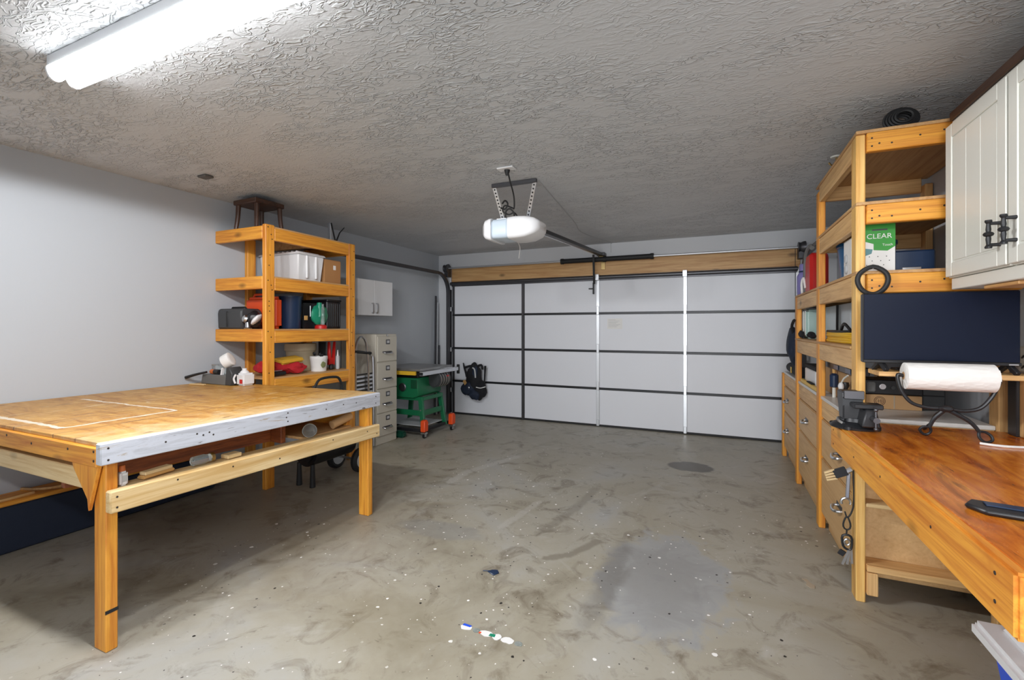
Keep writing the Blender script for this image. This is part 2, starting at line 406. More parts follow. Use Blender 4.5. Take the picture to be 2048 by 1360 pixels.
def text(body, size, loc, rot, m, parent, name='lettering', depth=.0008):
    cu = bpy.data.curves.new(name, 'FONT'); cu.body = body; cu.size = size; cu.extrude = depth; cu.align_x = 'CENTER'; cu.align_y = 'CENTER'
    tmp = bpy.data.objects.new('tmp', cu); COL.objects.link(tmp); tmp.location = loc; tmp.rotation_euler = rot
    dg = bpy.context.evaluated_depsgraph_get(); dg.update()
    me = bpy.data.meshes.new_from_object(tmp.evaluated_get(dg)); mw = Matrix.Translation(loc) @ Euler(rot).to_matrix().to_4x4()
    bpy.data.objects.remove(tmp); bpy.data.curves.remove(cu)
    me.name = name; me.transform(mw); me.transform(Matrix.Translation(-WPOS[parent.name])); me.materials.clear(); me.materials.append(M[m])
    o = bpy.data.objects.new(name, me); COL.objects.link(o); o.parent = parent; WPOS[o.name] = WPOS[parent.name]
    return o

# ------------------------------------------------------------------ room shell
struct(B(WALL_L-.1, WALL_R+.1, REAR-.1, BACK+.1, -.1, 0, 0).build('floor', 'floor'), 'stained grey concrete garage floor with white paint flecks', 'floor')
struct(B(WALL_L-.1, WALL_R+.1, REAR-.1, BACK+.1, CEIL, CEIL+.1, 0).build('ceiling', 'ceiling'), 'white stomp-textured garage ceiling', 'ceiling')
struct(B(WALL_L-.1, WALL_L, REAR-.1, BACK+.1, 0, CEIL, 0).build('wall_left', 'wall'), 'plain pale grey wall behind the pine worktable', 'wall')
struct(B(WALL_R, WALL_R+.1, REAR-.1, BACK+.1, 0, CEIL, 0).build('wall_right', 'wall'), 'pale wall behind the workbench and tall shelving', 'wall')
DL, DR, DT = -3.93, .87, 2.113
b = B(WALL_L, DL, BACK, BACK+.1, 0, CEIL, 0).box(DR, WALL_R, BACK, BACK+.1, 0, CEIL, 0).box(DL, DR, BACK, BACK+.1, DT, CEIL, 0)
struct(b.build('wall_back', 'wall_lit'), 'pale wall strip above and beside the garage door', 'wall')
b = B(WALL_L, -1.3, REAR-.1, REAR, 0, CEIL, 0).box(.7, WALL_R, REAR-.1, REAR, 0, CEIL, 0).box(-1.3, .7, REAR-.1, REAR, 2.43, CEIL, 0).box(-1.3, .7, REAR-.1, REAR, 0, .25, 0)
struct(b.build('wall_rear', 'wall'))
wf = B(-1.34, .74, REAR-.12, REAR+.02, 2.40, 2.46).box(-1.34, .74, REAR-.12, REAR+.02, .22, .28).box(-1.34, -1.28, REAR-.12, REAR+.02, .28, 2.4).box(.68, .74, REAR-.12, REAR+.02, .28, 2.4)
struct(wf.build('added_window_1', 'white'))  # added window frame, unseen behind the camera, around the fill light
struct(B(DL-.01, DR+.03, BACK-.04, BACK-.001, 2.113, 2.336, .004).build('trim_1', 'beamX'), 'long tan wooden header board above the garage door', 'trim')

# garage door
d = bpy.data.objects.new('door_1', None); COL.objects.link(d); d.location = ((DL+DR)/2, BACK, 0); WPOS['door_1'] = Vector(d.location)
d['kind'] = 'structure'; d['label'] = 'wide closed sectional garage door of pale panels with dark joints'; d['category'] = 'garage door'
zs = [.0, .531, 1.058, 1.590, 2.108]
xs = [DL+.035, -2.678, -1.536, -.386, DR]
for i in range(4):
    b = MB()
    for j in range(4):
        b.box(xs[j]+.012, xs[j+1]-.012, BACK-.028, BACK+.02, zs[i]+.014, zs[i+1]-.014, .004)
    b.box(DL, DR, BACK+.005, BACK+.03, zs[i]+.002, zs[i+1]-.002, 0)
    b.build('door_section', 'door', d)
for z in zs[1:4]: B(DL+.01, DR, BACK-.036, BACK, z-.016, z+.016, .003).build('section_joint', 'iron', d)
B(DL+.01, DR, BACK-.036, BACK, .001, .028, .003).build('bottom_seal', 'rub', d)
for i, x in enumerate(xs):
    w = .024 if 0 < i < 4 else .018
    for k in range(4):
        b = B(x-w, x+w, BACK-.044, BACK-.01, zs[k]+.018, zs[k+1]-.018, .004)
        if 0 < i < 4:
            b.box(x-.018, x+.018, BACK-.055, BACK-.04, zs[k]+.01-.03*(k > 0), zs[k]+.10, .003)
            b.cyl((x, BACK-.05, zs[k+1]-.06), (x, BACK-.043, zs[k+1]-.06), .007, seg=10)
        b.build('stile', 'dsteel' if i in (0, 1) else 'galv', d)
b = MB().tube([(DL, BACK-.07, 2.092), (DR, BACK-.07, 2.092)], .026, 12); b.box(DL, DR, BACK-.05, BACK-.03, 2.05, 2.125, .003)
b.build('top_strut', 'dsteel', d)
for x in (xs[2], xs[3]): B(x-.028, x+.028, BACK-.105, BACK-.04, 2.05, 2.135, .004).build('top_bracket', 'galv', d)
b = B(-1.405, -1.198, BACK-.0315, BACK-.028, 1.372, 1.515, .0008); lab = b.build('warning_sheet', 'paper', d); lab['label'] = 'white printed sheet stuck on the door'
b = MB()
for k in range(7): b.box(-1.39, -1.39+.10+.08*((k*37) % 10)/10, BACK-.0325, BACK-.0314, 1.495-k*.016, 1.499-k*.016, 0)
b.build('print_lines', 'lgrey', lab)
# lock bar and operator bracket on the middle stile
b = B(-1.60, -1.585, BACK-.09, BACK-.04, 1.86, 2.02, .003).box(-1.66, -1.585, BACK-.08, BACK-.06, 1.93, 1.945, .003); b.build('lift_bracket', 'iron', d)

# tracks
def track(x, side, name, lab):
    t = thing('door_track', lab, 'door track', (x, BACK-.1, 0))
    xx = x
    b = B(xx-.022, xx+.022, BACK-.10, BACK-.05, .02, 1.98, .004).box(xx-.006, xx+.034*side*-1, BACK-.07, BACK-.01, .02, 2.0, .003); b.build('vertical_track', 'dsteel', t)
    pts = [(xx, BACK-.075, 1.95)]+[(xx, BACK-.075-.29*(1-math.cos(a)), 1.955+.29*math.sin(a)) for a in [i*math.pi/16 for i in range(1, 9)]]
    MB().strip(pts, .05, .035, (1, 0, 0)).build('curved_track', 'dsteel', t)
    y0 = 3.82 if side < 0 else 3.98
    b = B(xx-.025, xx+.025, y0, BACK-.36, 2.222, 2.226, .001).box(xx-.025, xx-.021, y0, BACK-.36, 2.222, 2.265, .001).box(xx+.021, xx+.025, y0, BACK-.36, 2.222, 2.265, .001).box(xx-.025, xx+.025, y0, BACK-.36, 2.262, 2.266, .001)
    b.build('horizontal_track', 'dsteel', t)
    for z in (.35, 1.0, 1.65): B(xx-.04, xx+.05, BACK-.06, BACK-.002, z, z+.07, .003).build('bracket', 'galv', t)
    B(xx-.02, xx+.02, y0+.05, y0+.08, 2.262, CEIL-.002, .002).build('hanger_strap', 'galv', t)
track(-3.975, -1, 'left', 'grey steel door track along the left wall curving down beside the door')
track(.93, 1, 'right', 'grey steel door track curving down behind the tall right shelving')
# torsion bar
t = thing('torsion_bar', 'steel torsion bar with black spring tube above the garage door', 'torsion spring', (-1.5, BACK-.12, 2.33))
yb = BACK-.13
MB().cyl((-4.02, yb, 2.335), (.94, yb, 2.335), .013, seg=14).build('shaft', 'galv', t)
b = MB().cyl((-2.04, yb, 2.335), (-.78, yb, 2.335), .034, seg=20, bev=.004)
for x in (-2.03, -1.42, -.79): b.cyl((x-.02, yb, 2.335), (x+.02, yb, 2.335), .040, seg=20)
b.build('spring', 'rub', t)
for x in (-3.97, .90):
    b = MB().lathe([(.02, -.04), (.062, -.035), (.055, -.01), (.068, .02), (.07, .04), (.02, .045)], (x, yb, 2.335), (1, 0, 0)); b.build('cable_drum', 'dsteel', t)
    B(x-.035, x+.035, BACK-.15, BACK-.042, 2.20, 2.37, .006).build('end_bracket', 'dsteel', t)
    cx_ = x+(.055 if x < 0 else -.055); MB().tube([(cx_, yb+.068, 2.33), (cx_, BACK-.062, 1.2), (cx_, BACK-.062, .06)], .003, 5).build('lift_cable', 'dsteel', t)
b = B(-1.50, -1.42, BACK-.14, BACK-.041, 2.32, 2.378, .004).box(-1.49, -1.43, BACK-.05, BACK-.041, 2.2, 2.33, .003); b.build('center_bracket', 'brass', t)
# ------------------------------------------------------------------ opener
t = thing('garage_door_opener', 'white ceiling hung garage door opener with long dark rail', 'garage door opener', (-1.55, 3.58, 2.57))
yc = 3.55
def osec(x, hy, hz, dz=0, r=.035):
    pts = []
    for cx_, cz_, a0 in ((1, 1, 0), (-1, 1, 90), (-1, -1, 180), (1, -1, 270)):
        for k in range(4):
            a = R(a0+k*30); pts.append((x, yc+cx_*(hy-r)+r*math.cos(a), 2.212+dz+cz_*(hz-r)+r*math.sin(a)))
    return pts
def loft(secs):
    b = MB(); rr = [[b.bm.verts.new(p) for p in s] for s in secs]; n = len(rr[0])
    for A, C in zip(rr, rr[1:]):
        for k in range(n): b.bm.faces.new((A[k], A[(k+1) % n], C[(k+1) % n], C[k]))
    b.bm.faces.new(rr[0][::-1]); b.bm.faces.new(rr[-1]); return b
loft([osec(-1.565, .150, .088), osec(-1.50, .152, .090), osec(-1.42, .150, .084), osec(-1.35, .135, .066, .004), osec(-1.318, .105, .044, .008, .03), osec(-1.306, .08, .03, .01, .025)]).build('motor_housing', 'white', t)
loft([osec(-1.715, .130, .076), osec(-1.70, .142, .080), osec(-1.58, .142, .080), osec(-1.565, .130, .076)]).build('light_lens', mat('frosted_lens', srgb(200, 214, 226), .25), t)
loft([osec(-1.815, .05, .035, 0, .025), osec(-1.806, .11, .052, 0, .03), osec(-1.775, .145, .078), osec(-1.735, .152, .090), osec(-1.715, .150, .090)]).build('end_cap', 'white', t)
b = MB().beam((-1.47, 3.66, 2.262), (-1.47, 6.36, 2.405), .052, .040, .004); b.build('rail', 'iron', t)
b = MB().beam((-1.505, 3.66, 2.247), (-1.505, 6.33, 2.39), .012, .010, .002); b.build('rail_chain', 'steel', t)
b = B(-1.53, -1.42, 6.30, BACK-.02, 2.385, 2.43, .004); b.build('header_bracket', 'dsteel', t)
b = MB().beam((-1.545, 6.18, 2.385), (-1.575, 6.34, 2.0), .03, .008, .002); b.build('door_arm', 'iron', t)
b = MB().beam((-1.69, 3.385, 2.553), (-1.30, 3.385, 2.553), .030, .030, .002); b.build('ceiling_angle', 'dsteel', t)
for xa, xb, yb_ in ((-1.675, -1.645, 3.50), (-1.315, -1.43, 3.52)):
    a, c = Vector((xa, 3.385, 2.55)), Vector((xb, yb_, 2.295))
    b = MB().beam(a, c, .032, .003, .001, up=(0, 1, 0)); o = b.build('hanger_strap', 'galv', t)
    h = MB()
    for k in range(1, 10):
        p = a.lerp(c, k/10); q = (c-a).normalized()
        h.beam(p-q*.006+Vector((0, -.0025, 0)), p+q*.006+Vector((0, -.0025, 0)), .012, .004, 0, up=(0, 1, 0))
    h.build('punched_slot', 'iron', o)
B(-1.69, -1.56, 3.46, 3.56, 2.290, 2.304, .002).build('mounting_plate', 'galv', t)
cord = MB().tube([(-1.42, 3.10, 2.555), (-1.425, 3.15, 2.50), (-1.45, 3.28, 2.42), (-1.50, 3.40, 2.36), (-1.545, 3.46, 2.38), (-1.60, 3.44, 2.40), (-1.63, 3.46, 2.36), (-1.58, 3.47, 2.33), (-1.53, 3.47, 2.34), (-1.50, 3.48, 2.30)], .006, 8, smooth=5)
cord.tube([(-1.60, 3.45, 2.30), (-1.585, 3.43, 2.35), (-1.55, 3.43, 2.365), (-1.52, 3.44, 2.33), (-1.525, 3.46, 2.295)], .007, 8, smooth=5)
cord.tube([(-1.63, 3.45, 2.42), (-1.60, 3.44, 2.44), (-1.575, 3.44, 2.41), (-1.60, 3.44, 2.37), (-1.64, 3.44, 2.385)], .007, 8, smooth=5)
cord.build('power_cord', 'rub', t)
MB().tube([(-1.70, 3.9, 2.20), (-1.705, 4.0, 2.155), (-1.735, 4.05, 2.08), (-1.75, 4.08, 2.06)], .003, 6, smooth=4).build('pull_cord', 'paper', t)
MB().tube([(-1.70, 3.9, 2.20), (-1.66, 3.8, 2.22), (-1.60, 3.65, 2.2)], .003, 6, smooth=4).build('antenna_wire', 'paper', t)
t = thing('ceiling_outlet', 'white outlet plate on the ceiling with the opener plug', 'outlet', (-1.42, 3.08, CEIL))
B(-1.485, -1.355, 3.04, 3.115, CEIL-.012, CEIL-.0005, .004).build('cover_plate', 'white', t)
MB().cyl((-1.42, 3.09, CEIL-.05), (-1.42, 3.09, CEIL-.012), .012, .022, 14).build('plug', 'rub', t)
o = tag(MB().tube([(-1.30, 3.42, CEIL-.004), (-1.37, 4.1, CEIL-.004), (-1.46, 5.0, CEIL-.004), (-1.53, 5.55, CEIL-.004), (-1.36, 6.36, CEIL-.004), (-1.36, 6.435, CEIL-.01), (-1.36, 6.435, 2.44)], .0035, 6, smooth=4).build('opener_wire', 'lgrey', at=(-1.4, 5, CEIL)), 'thin grey wire running across the ceiling from opener to door', 'wire')
t = thing('ceiling_sensor', 'small dark square fitting on the ceiling near the left wall', 'ceiling fitting', (-3.61, 2.285, CEIL))
B(-3.67, -3.57, 2.25, 2.32, CEIL-.018, CEIL-.0005, .006).build('fitting_body', mat('dull_bronze', (.10, .09, .08), .5), t)
t = thing('ceiling_hook', 'small brass hook screwed in the ceiling beside the tall shelving', 'hook', (.744, 3.795, CEIL))
MB().tube([(.744, 3.795, CEIL), (.744, 3.795, CEIL-.03), (.72, 3.79, CEIL-.06), (.70, 3.785, CEIL-.04)], .006, 8, smooth=4).build('hook_wire', 'brass', t)
MB().cyl((.744, 3.795, CEIL-.008), (.744, 3.795, CEIL), .03, .035, 16).build('hook_base', 'cream', t)

# ------------------------------------------------------------------ fluorescent fixture (in view) and an added fill twin, unseen behind the camera
def fixture(x0, y0, name_lab, L=1.47, wd=.135):
    t = thing('fluorescent_light', name_lab, 'ceiling light', (x0, y0, CEIL))
    y1 = y0+wd; q = wd/4
    B(x0, x0+L, y0+.006, y1-.02, CEIL-.05, CEIL-.001, .003).build('housing', 'lgrey', t)
    prof = []
    for cy in (y0+q, y1-q):
        prof += [(cy+(q-.001)*math.cos(a), CEIL-.052-.050*math.sin(a)) for a in [math.pi-k*math.pi/10 for k in range(0, 11)]]
    b = MB(); ra = [b.bm.verts.new((x0+.012, y, z)) for y, z in prof]; rb = [b.bm.verts.new((x0+L-.012, y, z)) for y, z in prof]
    n = len(prof)
    for k in range(n): b.bm.faces.new((ra[k], ra[(k+1) % n], rb[(k+1) % n], rb[k]))
    b.bm.faces.new(ra[::-1]); b.bm.faces.new(rb)
    b.build('diffuser', 'lamp', t)
    for xa in (x0, x0+L-.012):
        pr = [(y, z-.002) for y, z in prof]
        MB().prism([(y, z) for y, z in pr], 'X', xa, xa+.0125, 0).build('end_cap', 'white', t)
    return t
fixture(-2.64, .985, 'lit white fluorescent light with ribbed diffuser on the ceiling')
def tube_spots(x, y, e):
    for k in range(3):
        l = bpy.data.lights.new('tube_light', 'SPOT'); l.energy = e; l.spot_size = R(180); l.spot_blend = .08; l.shadow_soft_size = .06; l.color = (.97, .98, 1)
        o = bpy.data.objects.new('tube_light', l); COL.objects.link(o); o.location = (x+.42*k, y, CEIL-.125)
tube_spots(-2.40, 1.0525, 66)
fixture(-.25, -.80, 'added unseen fluorescent fill light on the ceiling behind the camera')
tube_spots(-.01, -.7325, 48)  # spots of the added twin, filling the room from behind the camera

# ------------------------------------------------------------------ worktable
t = thing('worktable', 'large scuffed pine worktable with a white painted front edge', 'worktable', (-2.37, 1.055, 0))
T0, T1, T2, T3 = (-2.39, 1.07), (-2.365, 2.765), (-4.19, 2.70), (-4.19, 1.07)
MB().prism([T0, T1, T2, T3], 'Z', .886, .905, .002).build('tabletop', 'tabletop', t)
MB().hexa([(-2.392, 1.053, .815), (-2.353, 1.053, .815), (-2.328, 2.770, .802), (-2.368, 2.770, .802)], [(-2.392, 1.053, .908), (-2.353, 1.053, .908), (-2.328, 2.770, .902), (-2.368, 2.770, .902)], .005).build('front_board', 'whiteboard', t)
B(-4.19, -2.393, 1.055, 1.092, .803, .8855, .004).build('end_board', 'pineX', t)
B(-4.19, -2.40, 2.655, 2.693, .803, .8855, .004).build('end_board', 'pineX', t)
for y in (1.5, 1.95, 2.35): B(-4.19, -2.40, y, y+.038, .803, .8855, .003).build('joist', 'redX', t)
B(-2.481, -2.390, 1.088, 1.133, 0, .885, .004).build('leg', 'pineZ', t)
B(-2.445, -2.355, 2.668, 2.715, 0, .885, .004).build('leg', 'pineZ', t)
B(-4.199, -4.191, 1.10, 2.69, .79, .885, .001).build('wall_cleat', 'pineY', t)
MB().hexa([(-2.389, 1.085, .602), (-2.350, 1.085, .602), (-2.318, 2.755, .576), (-2.356, 2.755, .576)], [(-2.389, 1.085, .698), (-2.350, 1.085, .698), (-2.318, 2.755, .668), (-2.356, 2.755, .668)], .006).build('side_rail', 'paleY', t)
MB().hexa([(-2.49, 1.09, .672), (-2.39, 1.09, .672), (-2.357, 2.668, .642), (-2.46, 2.668, .642)], [(-2.49, 1.14, .690), (-2.392, 1.14, .690), (-2.358, 2.668, .660), (-2.46, 2.668, .660)], .003).build('ledge', 'paleY', t)
B(-4.19, -2.482, 1.083, 1.121, .683, .772, .004).build('end_rail', 'paleX', t)
MB().prism([(-2.40, .81), (-2.483, .60), (-2.483, .655), (-2.60, .772), (-2.62, .81)][::1], 'Y', 1.066, 1.083, .003).build('gusset', 'pineZ', t)
def nails(points, n, parent, r=.0045, each=False):
    if each:
        for p in points: MB().cyl(Vector(p)-Vector(n)*.002, Vector(p)+Vector(n)*.0008, r, seg=8).build('nail', 'nailm', parent)
        return
    b = MB(); n = Vector(n)
    for p in points: b.cyl(Vector(p)-n*.002, Vector(p)+n*.0008, r, seg=8)
    return b.build('nail_pattern', 'nailm', parent)
def kids(o, nm): return [c for c in o.children if c.name.split('.')[0] == nm]
fbd = kids(t, 'front_board')[0]
nails([(-2.353+.0145*(y-1.053)+.0003, y, z) for y, z in ((1.08, .885), (1.08, .835), (1.30, .862), (1.44, .87), (1.47, .858), (1.50, .866), (1.52, .85), (1.95, .86), (1.96, .885), (1.96, .835), (2.25, .86), (2.40, .868), (2.52, .862), (2.72, .88), (2.72, .83))], (1, 0, 0), fbd)
srl = kids(t, 'side_rail')[0]
nails([(-2.350+.0192*(y-1.085)+.0003, y, z) for y, z in ((1.11, .67), (1.11, .625), (1.35, .672), (1.62, .66), (1.9, .63), (2.3, .65), (2.62, .64), (2.72, .605))], (1, 0, 0), srl)
nails([(-2.41, 1.0545, .87), (-2.41, 1.0545, .83), (-2.62, 1.0545, .86), (-2.95, 1.0545, .85), (-3.2, 1.0545, .865)], (0, -1, 0), kids(t, 'end_board')[0], .006)
# slung boards under the top
MB().beam((-2.83, 1.12, .70), (-2.74, 2.15, .70), .035, .13, .003).build('inner_board', 'redY', t)
MB().beam((-2.62, 2.16, .69), (-3.6, 2.22, .70), .035, .12, .003).build('inner_board', 'redX', t)
MB().beam((-2.50, 2.62, .70), (-3.9, 2.60, .74), .035, .12, .003).build('inner_board', 'pineX', t)
B(-3.0, -2.47, 2.20, 2.62, .655, .672, .002).build('inner_shelf', 'ply', t)
b = MB()
for zz, yy in ((.70, .30), (.30, .30)): pass
b.beam((-2.358, 1.093, .17), (-2.358, 1.135, .19), .003, .012, 0)
o = B(-2.3905, -2.3885, 1.086, 1.134, .165, .180, 0); o.build('dark_strip', 'rub', t)
# things on the ledge
t = thing('spray_bottle', 'small white bottle with orange cap at the front corner of the table ledge', 'bottle', (-2.43, 1.165, .69))
b = B(-2.452, -2.408, 1.150, 1.182, .6905, .755, .008, 2); b.build('bottle_body', 'white', t)
MB().cyl((-2.43, 1.166, .755), (-2.43, 1.166, .780), .014, .011, 14).build('cap', 'copper', t)
B(-2.4075, -2.4068, 1.157, 1.175, .71, .738, 0).build('sticker', 'lgrey', t)
t = thing('scrub_brush', 'tan scrub brush lying on the ledge beside the white bottle', 'brush', (-2.44, 1.30, .69))
MB().obox((-2.44, 1.31, .703), (.045, .15, .014), (0, 0, .15), .005, 2).build('brush_back', 'tan', t)
MB().obox((-2.44, 1.31, .7185), (.04, .13, .016), (0, 0, .15), .003).build('bristles', 'bristle', t)
t = thing('glass_jar', 'clear round jar lying on the ledge under the table top', 'jar', (-2.44, 1.52, .69))
MB().lathe([(.014, 0), (.024, .004), (.026, .06), (.021, .07), (.021, .09)], (-2.44, 1.47, .712), (0, 1, 0)).build('jar_body', 'glass', t)
MB().lathe([(.023, 0), (.024, .015), (.02, .018)], (-2.44, 1.5635, .712), (0, 1, 0)).build('jar_lid', 'brass', t)
tag(B(-2.47, -2.41, 1.64, 1.72, .6835, .705, .003).build('wood_offcut', 'paleY', at=(-2.44, 1.68, .68)), 'small pale wood offcut on the middle of the table ledge', 'offcut')
t = thing('plastic_cup', 'clear tapered plastic cup on its side on the far ledge', 'cup', (-2.43, 2.2, .672))
MB().lathe([(.03, 0), (.032, .002), (.043, .11), (.045, .112), (.041, .112), (.030, .006)], (-2.52, 2.28, .720), (.75, -.65, 0)).build('cup_wall', 'glass', t)
t = thing('paper_roll', 'rolled brown paper resting at the far end of the ledge', 'paper roll', (-2.46, 2.55, .672))
MB().lathe([(.026, 0), (.030, 0), (.030, .16), (.026, .16)], (-2.49, 2.45, .705), (.15, .9, .25)).build('rolled_sheet', 'card2', t)

# navy storage bench under the table with a wooden tray top
t = thing('storage_bench', 'long navy storage bench with slatted pine top under the worktable', 'bench', (-4.05, 1.9, 0))
B(-4.19, -3.985, .35, 2.60, .004, .295, .01).build('body', 'navy', t)
B(-4.195, -3.975, .33, 2.62, .297, .325, .004).build('bench_top', 'pineY', t)
for y in (1.25, 1.60): MB().tube([(-4.19, y-.15, .332), (-4.08, y-.12, .335), (-4.0, y-.02, .335), (-4.02, y+.2, .333)], .009, 6, smooth=4).build('curved_slat', 'tanY', t)

# ------------------------------------------------------------------ left shelving
SX, SY0, SY1 = -3.53, 2.737, 3.80        # outer face, near end, far end
t = thing('shelving_unit', 'tall pine shelving unit on the left with a dark stool on top', 'shelving unit', (-3.87, 3.27, 0))
B(SX-.045, SX, SY0-.003, SY0+.086, 0, 2.285, .005).build('post', 'pineZ', t)
B(SX-.045, SX, SY1-.089, SY1, 0, 2.275, .005).build('post', 'pineZ', t)
B(-4.195, -4.15, 3.02, 3.108, 0, 2.25, .005).build('post', 'pineZ', t)
B(-4.195, -4.15, SY1-.089, SY1, 0, 2.25, .005).build('post', 'pineZ', t)
LV = [2.275, 1.840, 1.380, .955]
for i, z in enumerate(LV):
    deck = B(-4.195, SX-.004, SY0+.02, SY1-.01, z-.014, z, .002).build('shelf', 'ply', t)
    if i < 3: B(-4.195, SX-.046, SY0-.002, SY0+.036, z-.112, z-.002, .004).build('end_board', 'pineX', deck)
    B(SX-.040, SX-.002, SY0+.088, SY1-.091, z-.122, z-.012, .004).build('front_board', 'pineY', deck)
    B(-4.195, SX-.046, SY1-.038, SY1, z-.112, z-.016, .004).build('end_board', 'pineX', deck)
    B(-4.148, SX-.045, 3.30, 3.338, z-.10, z-.0155, .003).build('joist', 'ply', deck)
ps = kids(t, 'post')
nails([(SX+.0003, SY0+dy, z) for dy, z in ((.02, 2.26), (.05, 2.20), (.06, 2.16), (.04, 2.02), (.03, 1.93), (.02, 1.80), (.05, 1.76), (.06, 1.72), (.03, 1.62), (.03, 1.58), (.035, 1.535), (.02, 1.36), (.05, 1.31), (.04, 1.18), (.03, 1.0))], (1, 0, 0), ps[0], .0055)
nails([(SX+.0003, SY1-dy, z) for dy, z in ((.02, 2.2), (.05, 2.1), (.03, 1.95), (.06, 1.8), (.03, 1.72), (.05, 1.58), (.03, 1.5), (.05, 1.34), (.04, 1.2), (.06, 1.1), (.03, .97))], (1, 0, 0), ps[1], .0055)
# stool
t = thing('stool', 'dark brown wooden stool standing on top of the left shelving', 'stool', (-3.78, 2.88, LV[0]))
MB().prism([(-3.66, 2.735), (-3.965, 2.745), (-3.965, 3.04), (-3.66, 3.03)], 'Z', 2.488, 2.530, .006).build('seat', 'dkX', t)
for sx_, sy_ in ((-1, -1), (1, -1), (1, 1), (-1, 1)):
    x, y = -3.812+sx_*.120, 2.888+sy_*.115
    MB().tube([(x+sx_*.014, y+sy_*.014, LV[0]+.001), (x+sx_*.004, y+sy_*.004, 2.38), (x, y, 2.4875)], lambda u: .017+.004*u, 10, smooth=4).build('leg', 'dkZ', t)
t = thing('antenna', 'black V shaped antenna standing on top of the left shelving', 'antenna', (-3.75, 3.745, LV[0]))
MB().cyl((-3.75, 3.745, LV[0]+.0005), (-3.75, 3.745, LV[0]+.035), .03, .02, 18).build('base', 'rub', t)
MB().tube([(-3.75, 3.742, 2.31), (-3.75, 3.68, 2.505)], .008, 8).build('rod', 'rub', t)
MB().tube([(-3.75, 3.748, 2.31), (-3.75, 3.80, 2.42), (-3.75, 3.868, 2.49)], lambda u: .009-.005*u, 8).build('rod', 'rub', t)
# ---- shelf 2
z = LV[1]
t = thing('storage_bin', 'white plastic bin with waffle lid on the second shelf', 'bin', (-3.86, 3.30, z))
tp = [(-4.15, 3.145), (-3.62, 3.145), (-3.62, 3.465), (-4.15, 3.465)]; bt = [(-4.13, 3.165), (-3.645, 3.165), (-3.645, 3.445), (-4.13, 3.445)]
MB().hexa([(x, y, z+.001) for x, y in bt], [(x, y, z+.255) for x, y in tp], .012).build('bin_body', 'white', t)
b = MB().hexa([(x+(.01 if x > -3.9 else -.01), y+(.01 if y > 3.3 else -.01), z+.2555) for x, y in tp], [(x, y, z+.275) for x, y in tp], .004)
for k in range(8): b.cyl((-4.11+k*.062, 3.175, z+.272), (-4.11+k*.062, 3.435, z+.272), .018, seg=10)
b.build('bin_lid', 'white', t)
for y in (3.25, 3.36): MB().box(-3.632, -3.612, y-.01, y+.01, z+.03, z+.25, .004).build('rib', 'white', t)
t = thing('cardboard_box', 'brown cardboard box with a small white label beside the white bin', 'box', (-3.8, 3.6, z))
MB().box(-4.05, -3.64, 3.485, 3.705, z+.001, z+.245, .003).build('box_body', 'card', t)
for s_ in (-1, 1): MB().obox((-3.845, 3.595+s_*.055, z+.248), (.40, .108, .004), (0, 0, 0), 0).build('flap', 'card', t)
B(-3.6395, -3.6385, 3.60, 3.635, z+.15, z+.195, 0).build('label_sticker', 'paper', t)
# ---- shelf 3
z = LV[2]
t = thing('battery_case', 'dark grey plastic box at the near end of the third shelf', 'case', (-4.0, 2.83, z))
MB().prism([(2.75, z+.001), (2.95, z+.001), (2.96, z+.15), (2.93, z+.185), (2.76, z+.185), (2.745, z+.15)], 'X', -4.185, -3.86, .012).build('case_body', 'dgrey', t)
MB().box(-4.06, -4.04, 2.742, 2.752, z+.02, z+.16, .003).build('strap', 'rub', t)
MB().tube([(-4.13, 2.85, z+.183), (-4.12, 2.85, z+.198), (-3.95, 2.85, z+.198), (-3.93, 2.85, z+.183)], .008, 8).build('handle', 'rub', t)
t = thing('work_light', 'small black and white rounded work light on the third shelf', 'work light', (-3.73, 2.80, z))
MB().blob((-3.76, 2.80, z+.088), (.055, .06, .070), (0, .3, 0), .2, 2).build('light_head', 'black', t)
MB().blob((-3.715, 2.785, z+.085), (.022, .048, .058), (0, .7, .6), .15, 4).build('white_shell', 'white', t)
MB().lathe([(.03, 0), (.034, .008), (.022, .015), (.022, .06)], (-3.81, 2.775, z+.001), (0, 0, 1), 16).build('metal_foot', 'steel', t)
MB().lathe([(.036, 0), (.03, .02), (.012, .03)], (-3.81, 2.755, z+.09), (-.3, -1, .3), 16).build('lens', 'steel', t)
t = thing('fuel_can', 'orange red plastic case behind the near post on the third shelf', 'case', (-3.9, 3.0, z))
MB().box(-4.12, -3.70, 2.965, 3.055, z+.001, z+.30, .03, 3).build('can_body', 'orange', t)
MB().tube([(-4.05, 3.01, z+.295), (-4.03, 3.01, z+.325), (-3.85, 3.01, z+.325), (-3.83, 3.01, z+.295)], .012, 8).build('handle', 'orange', t)
t = thing('bucket', 'tall navy blue bucket beside the orange case on the third shelf', 'bucket', (-3.78, 3.14, z))
MB().lathe([(.085, .001), (.090, .02), (.098, .29), (.104, .30), (.104, .312), (.094, .312), (.085, .03)], (-3.74, 3.165, z)).build('bucket_wall', 'navyp', t)
t = thing('tool_case', 'black case with a small silver latch on the third shelf', 'case', (-3.85, 3.32, z))
MB().box(-4.1, -3.70, 3.275, 3.475, z+.001, z+.255, .01, 2).build('case_body', 'black', t)
b = B(-3.702, -3.692, 3.285, 3.325, z+.085, z+.13, .003); b.build('latch', 'tan', t)
for y in (3.36, 3.41): B(-3.702, -3.694, y-.004, y+.004, z+.12, z+.23, .002).build('rib', 'steel', t)
t = thing('spray_bottle', 'green bottle with clear neck and red foot on the third shelf', 'bottle', (-3.62, 3.41, z))
MB().lathe([(.058, .001), (.056, .03), (.036, .042)], (-3.605, 3.405, z)).build('red_base', 'red', t)
